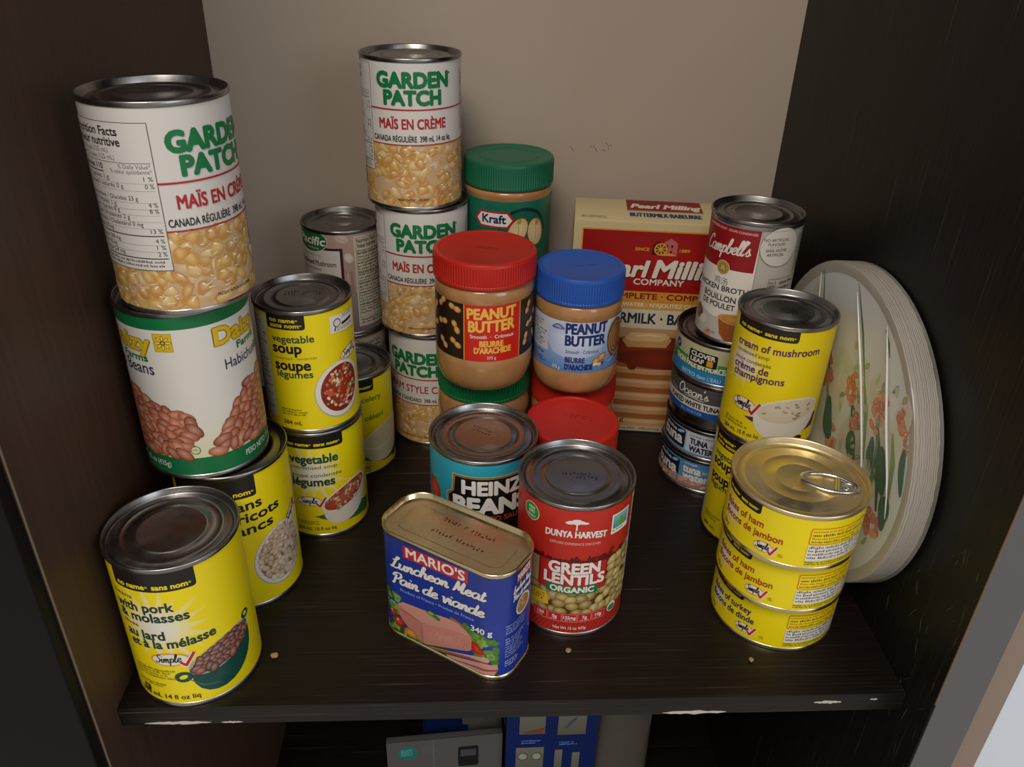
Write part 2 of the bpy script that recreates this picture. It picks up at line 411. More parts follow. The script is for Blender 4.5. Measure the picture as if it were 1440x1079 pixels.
structure('right_edge_gloss', box_bm(250.6, 277.4, -24.6, -23.9, -420, 1010, .2), mat('edge_gloss_grey', hx('57565a'), .5))  # grey strip paints the glancing gloss on the right panel's front edge
structure('trim_6', worn_lit_edge([(250.3, -24.3, z) for z in list(range(20, 200, 18))], 2), EDGE_PALE, 40)
structure('door_2', box_bm(304.2, 620, -12, 6, -420, 1010, 1), mat('white_door', hx('ccd6e4'), .45))

shelf = empty('shelf', (7, 190, 0), 0, 'dark brown wooden shelf board with chipped front edge that carries all the cans', 'shelf')
bm = box_bm(-244.9, 242.9, -190, 196.5, -15, 0, .5); finish('board', bm, WOOD_SHELF, shelf, 0)
CHIP = mat('chipped_particle_board', hx('b5aea6'), .9)
def chip(x0, x1, zc, hgt, seed):
    rnd = random.Random(seed); n = 14; bm = bmesh.new(); top = []; bot = []
    for i in range(n+1):
        x = x0+(x1-x0)*i/n; e = math.sin(PI*i/n)**.5
        top.append(bm.verts.new(((x-7)*MM, (-190.25)*MM, (zc+hgt*e*rnd.uniform(.2, .6))*MM)))
        bot.append(bm.verts.new(((x-7)*MM, (-190.25)*MM, (zc-hgt*e*rnd.uniform(.2, .6))*MM)))
    back = [bm.verts.new((v.co.x, -189.6*MM, v.co.z)) for v in top+bot]
    N = n+1
    for i in range(n):
        bm.faces.new((top[i], bot[i], bot[i+1], top[i+1]))
        bm.faces.new((top[i], top[i+1], back[i+1], back[i])); bm.faces.new((bot[i+1], bot[i], back[N+i], back[N+i+1]))
    bmesh.ops.remove_doubles(bm, verts=bm.verts[:], dist=1e-7)
    finish('chip', bm, CHIP, shelf, 0)
for i, a in enumerate(((-224, -184, -13.2, 2.6), (-178, -165, -13.4, 1.6), (95, 136, -13.4, 3.2), (191, 209, -6.4, 2.6), (227, 232, -4.5, 1.4))): chip(*a, i)

# scuffs on the back wall and the right panel
SCUFF = mat('pencil_scuff', hx('6e645b'), .8)
def scuffs(name, items, m_, axis, depth):
    bm = bmesh.new()
    for (a, b_, wd) in items:
        if axis == 'y': tube_bm([(a[0], depth, a[1]), ((a[0]+b_[0])/2, depth-.05, (a[1]+b_[1])/2), (b_[0], depth, b_[1])], [wd*.3, wd, wd*.3], 5, bm=bm, flat=1)
        else: tube_bm([(depth, a[0], a[1]), (depth-.05, (a[0]+b_[0])/2, (a[1]+b_[1])/2), (depth, b_[0], b_[1])], [wd*.3, wd, wd*.3], 5, bm=bm)
    return structure(name, bm, m_)
scuffs('trim_3', [((62, 244), (66, 238.5), .35), ((83, 244), (87, 238), .35), ((79, 243.6), (84, 243.4), .2), ((93, 248), (96, 244), .3), ((96, 244), (96.5, 240), .25), ((96, 244.5), (99, 245.5), .25), ((90, 241.5), (94, 239.5), .3), ((99, 245.6), (98.5, 242), .18)], SCUFF, 'y', 386.98)
rr = random.Random(5)
scuffs('trim_4', [((a, b_), (a+rr.uniform(-6, 6), b_+rr.uniform(4, 14)), rr.uniform(.05, .13)) for a, b_ in [(rr.uniform(-20, 60), rr.uniform(-60, 120)) for _ in range(46)]], mat('pale_scratch', hx('5c5046'), .8), 'x', 250.0)

# ------------------------------------------------------------------ cans
def seam_lid(r, h, panel='rings'):
    p = [(r-1.05, h-3.4), (r-.3, h-3.0), (r, h-2.5), (r, h-.7), (r-.25, h-.2), (r-.7, h), (r-1.2, h-.1), (r-1.6, h-.6), (r-2.0, h-3.9), (r-2.5, h-4.7), (r-3.2, h-4.9), (r-3.9, h-4.5), (r-4.5, h-3.5), (r-5.2, h-3.2)]
    if panel == 'rings':
        p += [(r*.80, h-3.2), (r*.785, h-2.7), (r*.75, h-2.5), (r*.725, h-2.7), (r*.71, h-3.2), (r*.56, h-3.3), (r*.545, h-2.8), (r*.53, h-2.55), (r*.50, h-2.5), (r*.49, h-2.7), (0, h-2.7)]
    elif panel == 'pull':
        p += [(r*.82, h-3.1), (r*.80, h-3.5), (r*.78, h-3.5), (r*.765, h-3.2), (r*.60, h-3.2), (r*.585, h-2.9), (r*.565, h-2.9), (r*.55, h-3.2), (r*.36, h-3.2), (r*.345, h-2.95), (r*.33, h-2.95), (r*.315, h-3.2), (0, h-3.2)]
    return p
def can_body(r, h, taper=False):
    if taper: return [(0, 1.4), (r*.55, 1.4), (r*.6, .5), (r*.84, 0), (r*.9, .2), (r*.95, 2.5), (r-1.6, 7.5), (r-1.05, 10), (r-1.05, h-3.3)]
    return [(0, 2.6), (r-5, 2.6), (r-3.4, 1.2), (r-1.7, 0), (r-.9, 0), (r-.35, .5), (r-.35, 2.3), (r-.6, 2.8), (r-1.05, 3.1), (r-1.05, h-3.3)]
def stamp_bm(rows, w_, hgt, gap, z, seed, rot=0., cx=0., cy=0.):
    """dot-printed date code: little bars, unreadable as in the photo"""
    rnd = random.Random(seed); bm = bmesh.new(); c, s_ = math.cos(rot), math.sin(rot)
    for j in range(rows):
        x = -w_/2+rnd.uniform(0, .1)*w_; y0 = (rows/2-j-.5)*(hgt+gap)
        while x < w_/2*rnd.uniform(.85, 1.0):
            ww = hgt*.62
            if rnd.random() < .84:
                for _ in range(3):
                    a = x+rnd.uniform(0, ww*.6); b_ = y0+rnd.uniform(0, hgt*.8)
                    dx, dy = (ww*.22, hgt*rnd.uniform(.3, .6)) if rnd.random() < .6 else (ww*.6, hgt*.16)
                    q = [(a, b_), (a+dx, b_), (a+dx, b_+dy), (a, b_+dy)]
                    lo = [bm.verts.new(((cx+c*px-s_*py)*MM, (cy+s_*px+c*py)*MM, z*MM)) for px, py in q]
                    hi = [bm.verts.new((v.co.x, v.co.y, (z+.05)*MM)) for v in lo]
                    bm.faces.new(hi); bm.faces.new(lo[::-1])
                    for i in range(4): bm.faces.new((lo[i], lo[(i+1) % 4], hi[(i+1) % 4], hi[i]))
            x += ww*1.3
    return bm
def can(name, x, y, z, rot, r, h, ink, label, cat, group=None, lid='rings', lid_mat=None, body_mat=None, stamp=None, taper=False):
    o = empty(name, (x, y, z), rot, label, cat, group)
    finish('can_body', lathe_bm(can_body(r, h, taper), 112), body_mat or STEEL, o, 40)
    finish('lid', lathe_bm(seam_lid(r, h, lid), 112), lid_mat or STEEL_LID, o, 50)
    wrap(ink, r-.8, o)
    if stamp: finish('date_stamp', stamp_bm(*stamp), STAMP, o, 0)
    return o

# ---- shared pieces of the yellow labels
def yellow(L, r, h): L.rect(-PI*(r-.8), PI*(r-.8), 3.1, h-3.3, YEL)
def brand(L, a, b_, v, ch, parts=('no name', 'sans nom')):
    w_ = [np.ptp(glyphs(p, 0)[0][:, 0]) for p in parts]; ring = .42; gap = .42
    sc = (b_-a)/(sum(w_)+ring*len(parts)+gap*(len(parts)-1)); x = a
    for p, q in zip(parts, w_):
        L.text(p, x, x+q*sc, v, ch, YEL, .026); x += (q+ring)*sc
        L.ell(x-.18*sc, v+ch*.5, .13*sc, .19*ch, YEL, 0, 12); L.ell(x-.18*sc, v+ch*.5, .07*sc, .1*ch, BLK, 0, 10); x += gap*sc
def band(L, u0, u1, v0, v1, t1=None, a=None, b_=None, v=None, ch=2.8):
    L.rrect(u0, u1, v0, v1, 2.2, BLK, (0, 0, 1, 1))
    if t1: brand(L, a, b_, v, ch)
ORG = hx('c98a1c'); CHK = hx('b3201c')
def simple(L, cx, cy, rx, ry, rot=0.):
    L.ell(cx, cy, rx, ry, ORG, rot); L.ell(cx, cy, rx*.92, ry*.86, WHT, rot)
    L.script('Simple', cx-rx*.74, cx+rx*.62, cy-ry*.42-math.tan(rot)*rx*.5, ry*.62, BLK, .24, .15, math.tan(rot), .2)
    q = [(cx+rx*.52, cy-ry*.5), (cx+rx*.78, cy-ry*1.05), (cx+rx*1.28, cy+ry*.75)]
    q = [(a, b_+math.tan(rot)*rx*.8) for a, b_ in q]
    
    for c_, wd in ((WHT, .62), (CHK, .36)):
        for i in (0, 1): L.line(q[i:i+2], ry*wd, c_)
        L.ell(q[1][0], q[1][1], ry*wd*.5, ry*wd*.5, c_, 0, 10)
def burst(L, cx, cy, r0, r1, n, c=WHT, seed=3, sx=1.0):
    rnd = random.Random(seed); pts = []; 
    for k in range(n):
        a = 2*PI*k/n; R1 = r1*rnd.uniform(.75, 1.15); R0 = r0*rnd.uniform(.85, 1.1)
        pts += [(cx+sx*R1*math.cos(a), cy+R1*math.sin(a)), (cx+sx*R0*math.cos(a+PI/n), cy+R0*math.sin(a+PI/n))]
    L.fan((cx, cy), pts, mixc(c, YEL, .02), mixc(YEL, c, .22))
    L.fan((cx, cy), [(cx+sx*r0*1.15*math.cos(2*PI*i/30), cy+r0*1.15*math.sin(2*PI*i/30)) for i in range(30)], c, mixc(YEL, c, .35)); L.fan((cx, cy), [(cx+sx*r0*.8*math.cos(2*PI*i/30), cy+r0*.8*math.sin(2*PI*i/30)) for i in range(30)], c, mixc(YEL, c, .72))
def ellin(cx, cy, rx, ry, rot=0.):
    c, s_ = math.cos(rot), math.sin(rot)
    return lambda u, v: (((u-cx)*c+(v-cy)*s_)/rx)**2+((-(u-cx)*s_+(v-cy)*c)/ry)**2 < 1
def side_panel(L, u0, u1, v0, v1, seed=1):
    L.rect(u0, u1, v0, v1, WHT)
    L.greek(u0+1, u1-1, v0+2, v1-2, 22, hx('4a4845'), .5)
def bowl(L, cx, cy, rx, ry, rot, depth, body, rim, soup):
    """a printed bowl seen from above: body below the rim, rim, soup"""
    pts = []
    for k in range(13):
        a = PI+PI*k/12; x, y = rx*math.cos(a), ry*math.sin(a)
        d = depth*math.sin(PI*k/12)**.6
        pts.append((cx+math.cos(rot)*x-math.sin(rot)*y, cy+math.sin(rot)*x+math.cos(rot)*y-d))
    L.poly([(cx-rx*math.cos(rot), cy-rx*math.sin(rot))]+pts[1:-1]+[(cx+rx*math.cos(rot), cy+rx*math.sin(rot))], body)
    L.ell(cx, cy, rx, ry, rim, rot, 28); L.ell(cx, cy, rx*.90, ry*.86, soup, rot, 28, cc=mixc(soup, (1, 1, 1), .08))

# ---- vegetable soup, tall-letter label
def lab_veg_round(seed):
    L = Ink(seed); r, h = 34, 95.5; yellow(L, r, h)
    side_panel(L, -62, -29.5, 10, 89)
    band(L, -28, -.6, 81.8, 92.2)
    brand(L, -24.9, -5.0, 87.2, 3.0, ('no name',)); brand(L, -24.9, -2.6, 83.4, 3.0, ('sans nom',))
    L.text('vegetable', -24.8, 4.3, 72.4, 5.3, DGRN, .02); L.text('soup', -25, -4.7, 64.4, 7.6, BLK, .025)
    L.text('condensed - condensée', -25, 5, 59.4, 2.1, hx('6a6618'))
    L.text('soupe', -24.7, .1, 51.4, 7.6, BLK, .025); L.text('légumes', -24, 1.2, 45.4, 5.3, DGRN, .02)
    L.ell(21, 31, 20.3, 22.4, hx('b5a898'), -.2, 32); L.ell(21, 31.6, 19.6, 21.6, WHT, -.2, 32)
    L.ell(21.5, 32, 16.4, 18.6, hx('7d2414'), -.2, 32, cc=hx('a8371f'))
    ins = ellin(21.5, 32, 14.5, 16.8, -.2)
    L.beans(ins, (5, 37, 15, 50), 34, 1.9, 1.3, [hx('b5402a'), hx('c85a38'), hx('a83222')], dark=.2)
    L.beans(ins, (5, 37, 15, 50), 22, 1.5, 1.0, [hx('d9c69a'), hx('cdb98a'), hx('d8d0b0')], dark=.2)
    L.beans(ins, (5, 37, 15, 50), 9, 1.1, 1.0, [hx('57702c'), hx('6a8438')], dark=.2)
    for a, b_, c_ in ((19, 41, .4), (14, 36, 1.2), (27, 44, -.9)): L.line([(a, b_), (a+3*math.cos(c_), b_+3*math.sin(c_))], 1.0, hx('3f6428'))
    L.poly([(16, 38), (19.5, 38), (18, 42)], hx('dccfa8')); L.ell(12, 30, 2.4, 2.0, hx('c9542e')); L.ell(27, 27, 2, 1.7, hx('d98a5c'))
    simple(L, 32, 57, 10.5, 4.2, .18)
    L.poly([(16, 75.3), (41, 73.6), (41, 86.6), (16, 88.4)], WHT)
    L.ell(22, 82, 3.2, 3.2, BLK); L.ell(22, 82, 2.5, 2.5, WHT); L.line([(20.6, 79.6), (19.4, 76.6)], 1.0, BLK)
    L.line([(26, 80), (38, 81)], 2.0, BLK); L.greek(27, 40, 84, 87, 2, BLK); L.greek(20, 40, 75.6, 78.4, 2, hx('55534f'))
    L.greek(-24, -4, 14.5, 20.5, 3, hx('6a6618')); L.text('284 mL', -23.7, -9.7, 7.3, 3.2, BLK, .01)
    return L
def lab_veg_bowl(seed):
    L = Ink(seed); r, h = 34, 95.5; yellow(L, r, h); side_panel(L, -95, -50, 10, 89)
    burst(L, -8, 60, 14, 30, 16)
    band(L, -27, 17.3, 82.3, 92.2, 'no name® sans nom®', -24, 14.8, 84.6)
    L.text('vegetable', -24, 12, 69.6, 7.2, DGRN, .025); L.text('condensed soup', -23.5, 11, 64.3, 3.2, BLK)
    L.text('soupe condensée', -23.5, 14, 57.2, 3.2, BLK); L.text('légumes', -23.5, 8.2, 49.2, 7.2, DGRN, .025)
    L.poly([(-9.5, 20.4), (13, 11.8), (39, 8.5), (43, 18), (24, 24), (4, 24)], hx('2c6b3c'))
    bowl(L, 17, 36, 22, 9.5, .42, 14, hx('d8d2c6'), WHT, hx('a3361f'))
    ins = ellin(17, 36, 19, 7.5, .42); L.beans(ins, (-4, 38, 22, 50), 46, 1.7, 1.1, [hx('b5402a'), hx('c8603c'), hx('cdb98a'), hx('7f7434')], dark=.2)
    simple(L, -12, 35, 9.6, 4.4)
    L.greek(-23, -3, 12.4, 16.4, 2, hx('6a6618')); L.text('284 mL 10 fl oz liq', -24, 5.6, 7.4, 3.0, BLK, .01)
    return L
def lab_cream(seed, kind):
    L = Ink(seed); r, h = 34, 95.5; yellow(L, r, h); side_panel(L, -95, -50, 10, 89)
    if kind == 'celery':
        tc = hx('5c8020')
        band(L, -30, 17.8, 82.2, 92.2, 'no name® sans nom®', -27, 16.5, 85.0)
        L.text('cream of', -29, 4, 72.5, 5, BLK, .02); L.text('celery', 6.4, 24.6, 72.5, 5, tc, .02)
        L.text('condensed soup', -29, 4, 67.6, 2.8, BLK); L.text('soupe condensée', -29, 6.7, 61, 2.8, BLK)
        L.text('crème de', -29, 5, 54.8, 5, BLK, .02); L.text('céleri', 8.1, 25.5, 54.8, 5, tc, .02)
        L.poly([(4, 17), (24, 9.5), (46, 9), (47, 22), (20, 26)], hx('2f6a30'))
        bowl(L, 28, 36, 24, 11, .22, 14, hx('cfc8b0'), hx('ddd8c8'), hx('cfc7a4'))
        for a in (16, 22, 28, 35, 40): L.line([(a, 35+.2*(a-20)), (a+3.5, 36+.2*(a-20))], .8, hx('a39c6c'), taper=True)
        simple(L, -14, 33, 9.6, 4.4)
        L.text('284 mL 10 fl oz liq', -28, 9.5, 7.2, 3, BLK, .01); L.ell(38.6, 9.6, 2.4, 2.4, BLK)
    else:
        tc = hx('54245e')
        burst(L, -24, 60, 11, 22, 14, seed=8)
        band(L, -37, 11.2, 84, 92.2, 'no name® sans nom®', -32.5, 9.4, 86.0)
        L.text('cream of mushroom', -32, 28, 72.4, 5.4, tc, .02, k=.045); L.text('condensed soup', -31.8, -5, 67.4, 2.9, BLK, k=.045)
        L.text('soupe condensée', -32.2, -3, 61.6, 2.9, BLK, k=.05); L.text('crème de', -31.8, -3.9, 55.2, 5.4, tc, .02, k=.06)
        L.text('champignons', -31, 7.4, 49.4, 5.4, tc, .02, k=.06)
        L.poly([(-15, 21.5), (8, 13.2), (20, 11.5), (40, 15), (42, 26), (14, 27)], hx('4a1d62'))
        bowl(L, 15, 31, 24, 10.5, .16, 13, hx('d9d4cc'), WHT, hx('cdc4b2'))
        ins = ellin(15, 31, 19, 7, .16); L.beans(ins, (-5, 36, 22, 40), 16, 1.5, .7, [hx('8d7a62'), hx('a08c70')], 0, dark=.1)
        simple(L, -17, 30.5, 9.4, 5.2)
        L.greek(-31, -8, 10.6, 15.6, 2, hx('6a6618')); L.text('284 mL 10 fl oz liq', -31, -2, 5.4, 3.1, BLK, .01, k=.05)
        L.ell(26, 8.5, 4, 2.4, BLK)
    return L
def lab_molasses():
    L = Ink(11); r, h = 38, 110; yellow(L, r, h); side_panel(L, -110, -62, 10, 100)
    burst(L, -19, 66, 15, 33, 18)
    k = .05; c = hx('17382f')
    band(L, -42, 6.3, 93.2, h-3.4); brand(L, -39, 3.8, 95.0, 3.6)
    L.text('beans', -45, -31, 86.2, 2.9, BLK, .015); L.text('with pork', -45, -8.5, 76.6, 6.6, c, .022, k=k)
    L.text('& molasses', -44, -1.2, 69.0, 6.6, c, .022, k=k); L.text('fèves', -43, -32, 64.4, 2.7, BLK, .015)
    L.text('au lard', -42, -17, 55.2, 6.6, c, .022, k=k); L.text('et à la mélasse', -41, 10.6, 47.6, 6.6, c, .022, k=.09)
    teal = hx('12453f')
    L.ell(-12, 25.5, 5.2, 4.4, teal, .2); L.ell(-12, 25.5, 2.6, 1.6, YEL, .4); L.ell(32.5, 49.5, 3.6, 3.2, teal); L.ell(32.5, 49.8, 1.6, 1.5, YEL)
    bowl(L, 12.5, 36.5, 22, 9.6, .36, 17.5, teal, hx('8f9c94'), hx('3d1410'))
    L.line([(-10, 24), (-2, 16), (8, 13.5)], 1.2, hx('2d6a60'), taper=True)
    ins = ellin(12.5, 36.5, 18.5, 7.4, .36); L.beans(ins, (-7, 32, 26, 48), 40, 3.7, 2.5, [hx('6b2a1c'), hx('7d3422'), hx('5d2218')], .7, .35)
    simple(L, -17.5, 40.5, 11.2, 5.2, .05)
    L.greek(-43, -14, 23, 31.5, 4, hx('7d7a1c')); L.greek(-43, -22, 15.5, 19, 2, hx('6a6618'))
    L.rect(-41, -36, 9.6, 14, BLK); L.rect(-40, -37.5, 10.6, 13, hx('8a8420'))
    L.text('398 mL 14 fl oz liq', -44, -5.2, 6.0, 3.7, BLK, .012, k=.03)
    return L
def lab_white_beans():
    L = Ink(12); r, h = 38, 112.7; yellow(L, r, h); side_panel(L, -110, -62, 10, 100)
    band(L, -46, 12, 93.6, h-3.4, 'no name® sans nom®', -41, 10.6, 95.8, 3.5)
    L.text('beans', -14.5, 14.2, 82.8, 7.4, BLK, .022, k=.05); L.text('haricots', -14.5, 26.6, 72.8, 7.4, BLK, .022, k=.07)
    L.text('blancs', -14.5, 20.2, 63.2, 7.4, BLK, .022, k=.07)
    L.ell(24.5, 37.5, 21.5, 25.2, hx('b8ab98'), -.3, 32); L.ell(24.5, 38, 20.7, 24.4, WHT, -.3, 32); L.ell(24.8, 38.4, 18.6, 22, hx('8d6e4c'), -.3, 28)
    L.beans(ellin(24.8, 38.4, 17.6, 21, -.3), (3, 46, 14, 62), 96, 2.7, 1.9, [hx('cdb49a'), hx('c3a688'), hx('d6c2aa')], None, .3, 2.2)
    simple(L, 39, 61.5, 10.5, 4.6, .55)
    L.text('398 mL 14 fl oz liq', -44, -5, 4.5, 3.6, BLK, .012)
    return L

def soft_corn(L, u0, u1, v0, v1, n, seed):
    rnd = random.Random(seed); L.rect(u0, u1, v0, v1, hx('c2a27c'))
    def put(x, y, a, b_, c, cc, rot, off=(0, 0), w_=.25):
        if u0+5 < x < u1-5:
            y = min(max(y, v0+b_*1.15), v1-b_*1.15); L.ell(x, y, a, b_, c, rot, 12, cc=cc, off=off, wob=w_)
    for i in range(int(n*.9)):
        c = rnd.choice([hx('c9a878'), hx('d3bb96'), hx('bd9560'), hx('d9c8aa')]); put(rnd.uniform(u0, u1), rnd.uniform(v0, v1), rnd.uniform(3, 5.5), rnd.uniform(2, 3.6), hx('c2a27c'), c, rnd.uniform(-.6, .6), w_=.4)
    for i in range(n):
        x, y = rnd.uniform(u0, u1), rnd.uniform(v0, v1); c = rnd.choice([hx('bb8430'), hx('c4923f'), hx('c9a050'), hx('b27a2a'), hx('cfae6c'), hx('d2b680')]); a = rnd.uniform(-.9, .9); sx, sy = rnd.uniform(3.2, 5.2), rnd.uniform(2.5, 3.9)
        put(x, y-.5, sx*1.08, sy*1.08, mixc(c, hx('b98f5c'), .7), mixc(c, hx('a87a44'), .4), a, w_=.45)
        put(x, y, sx*.9, sy*.88, mixc(c, hx('c09050'), .3), mixc(c, hx('ecdcb0'), .5), a, (rnd.uniform(-1.4, 1.4), rnd.uniform(.2, 1.4)), w_=.45)
        if rnd.random() < .6: put(x+rnd.uniform(-1, 1), y+sy*.5, sx*.36, sy*.16, hx('e4d8c2'), hx('eee6d6'), a)
    for i in range(n//2):
        x, y = rnd.uniform(u0+6, u1-9), rnd.uniform(v0+3, v1-3); L.line([(x, y), (x+rnd.uniform(-1, 2), y+rnd.uniform(-1, 1)), (x+rnd.uniform(1, 4.4), y+rnd.uniform(-2, 2))], rnd.uniform(.5, 1.1), hx('dccdb6'), taper=True)
CGR = hx('127040'); CRD = hx('a8242c')
def lab_corn(seed, h, dv=0., english=False):
    L = Ink(seed); r = 37.2; k = h/110; W_ = hx('cfccc8')
    L.rect(-PI*r, PI*r, 2.6, h-3.2, W_)
    soft_corn(L, -PI*r, PI*r, 2.6, 49.6+dv, 250, seed); L.rect(-33.5, 62, 49.3+dv, 50.1+dv, CRD)
    L.rect(-33.5, 62, 74.4+dv, 75.4+dv, CRD)
    # rounded heavy logo letters
    L.text('GARDEN', -26.2, 28.2, 90.4+dv, 10.0, CGR, .058); L.text('PATCH', -20.8, 21.6, 78.4+dv, 9.6, CGR, .058); L.ell(29.8, 99.4+dv, .7, .7, CGR, 0, 10)
    if english: L.text('CREAM STYLE CORN', -36, 38, 61.6+dv, 6.8, CRD, .012); L.text('CANADA STANDARD  398 mL 14 fl oz', -31, 33, 52.2+dv, 3.7, BLK, .01)
    else: L.text('MAÏS EN CRÈME', -26, 25.7, 61.4+dv, 7.0, CRD, .02); L.text('CANADA RÉGULIÈRE  398 mL 14 oz liq', -32, 29.7, 52.1+dv, 4.1, BLK, .014)
    L.text('PRÉSENTATION SUGGÉRÉE', -13.4, 11, 7.5, 1.7, BLK, .01)
    # nutrition table
    a, b_ = -84, -33.6; d = dv; L.rect(a, b_, 28.4+d, 105.2+d, W_); L.frame(a, b_, 28.4+d, 105.2+d, .35, hx('4d4a46'))
    g = hx('3c3936'); u = a+2.5
    L.text('Nutrition Facts', u, -48.8, 98.6+d, 4.2, BLK, .02); L.text('Valeur nutritive', u, -48.4, 93.5+d, 4.2, BLK, .02)
    L.text('Per 1/2 cup (125 mL)', u, -56, 90.0+d, 2.4, g); L.text('pour 1/2 tasse (125 mL)', u, -53, 86.6+d, 2.4, g)
    L.rect(a+2, b_-1.6, 85.2+d, 85.5+d, g); L.text('Calories 110', u, -62, 81.2+d, 3.0, BLK, .02); L.rect(a+2, -62, 79.6+d, 80.2+d, g)
    L.text('% Daily Value*', -52, -35.4, 82.6+d, 2.2, g); L.text('% valeur quotidienne*', -57, -35.2, 80.0+d, 2.2, g)
    rows = [('Fat / Lipides 1 g', '1 %', 76.4, .2), ('Saturated / saturés 0 g', '0 %', 72.6, .2), ('Carbohydrate / Glucides 23 g', '', 66.4, .2), ('Fibre / Fibres 1 g', '4 %', 63.0, .2), ('Sugars / Sucres 8 g', '8 %', 59.8, .2),
            ('Protein / Protéines 2 g', '', 56.4, .2), ('Cholesterol / Cholestérol 0 mg', '', 52.8, .2), ('Sodium 310 mg', '13 %', 49.0, 1.0), ('Potassium 200 mg', '4 %', 43.8, .2), ('Calcium 10 mg', '1 %', 40.2, .2), ('Iron / Fer 0.4 mg', '2 %', 36.6, 1.0)]
    for t, pc, v, lw in rows:
        L.text(t, u, min(b_-11, u+len(t)*1.32), v+d, 2.3, g, .01)
        if pc: L.text(pc, b_-1.8-len(pc)*1.5, b_-1.8, v+d, 2.3, g, .01)
        L.rect(a+2, b_-1.6, v-1.2+d-lw/2, v-1.2+d+lw/2*.2, g)
    L.greek(u, b_-4, 29.6+d, 34.0+d, 2, g, .6, False)
    for q in (52, 56, 60): L.greek(q-6.5, q-4.5, 55+dv, 100+dv, 22, g, .6)
    return L
def lab_pinto():
    L = Ink(21); r, h = 37.2, 112.7; Wp = hx('d3d0cb')
    L.rect(-PI*r, PI*r, 3, 45, hx('cdcf9c'), Wp); L.rect(-PI*r, PI*r, 45, h-3.3, Wp)
    g = hx('0f6a3c'); L.rect(-PI*r, PI*r, 102, h-3.3, g); L.rect(-PI*r, PI*r, 3, 15.4, g)
    yl = hx('d2ac1c'); nv = hx('2c2d52'); dk = hx('7a6a12')
    for s_ in (-73.2, 0, 73.2):
        for c_, b_ in ((dk, .075), (yl, .04)): L.text('Daizy', 13.4+s_-(b_-.04)*9, 50+s_+(b_-.04)*9, 88.0, 10.6, c_, b_)
        L.text('Farms', 27.4+s_, 47+s_, 81.2, 4.4, g, .03)
        u0 = 53.0+s_
        L.rect(u0, u0+10.6, 88.4, 100, hx('a58a16')); L.rect(u0+.4, u0+10.2, 88.8, 99.6, yl)
        for k in range(8):
            a = k*PI/4; L.ell(u0+5.3+2.9*math.cos(a), 94.2+2.9*math.sin(a), 1.9, .85, hx('5a4a10'), a, 10); L.ell(u0+5.3+2.9*math.cos(a), 94.2+2.9*math.sin(a), 1.5, .55, hx('e2cf5a'), a, 10)
        L.ell(u0+5.3, 94.2, 1.3, 1.3, hx('5a4a10')); L.ell(u0+5.3, 94.2, .8, .8, yl)
    L.text('Pinto Beans', -68, -23.6, 73.0, 7.6, nv, .012); L.text('Habichuelas Pintas', 17.2, 74, 71.0, 6.6, nv, .008)
    cols = [hx('b25a30'), hx('bd683c'), hx('a34e2b'), hx('c4734a')]
    L.beans(lambda u, v: -62 < u < -6-.5*max(0, 37-v) and 18 < v < min(60, 58-.42*(u+41)), (-64, -1, 18, 62), 90, 5.5, 3.1, cols, -.35, .42, 2.0)
    L.beans(lambda u, v: u > 4+.42*max(0, v-19)+.7*max(0, v-39) and 18 < v < 58 and u < 64, (3, 64, 18, 60), 100, 5.5, 3.1, cols, .55, .42, 2.0)
    L.ell(-8.6, 21.4, 2.9, 2.9, hx('5c6a40')); L.ell(-8.6, 21.4, 2.4, 2.4, hx('cdcf9c')); L.text('MK', -10.2, -7.0, 20.7, 1.6, hx('5c6a40'))
    L.text('NET WT. 15 oz (425g)', -64, -25.8, 8.2, 3.8, WHT, .01); L.text('PESO NETO 15 oz (425g)', 21, 60, 7.8, 4.0, WHT, .012)
    return L
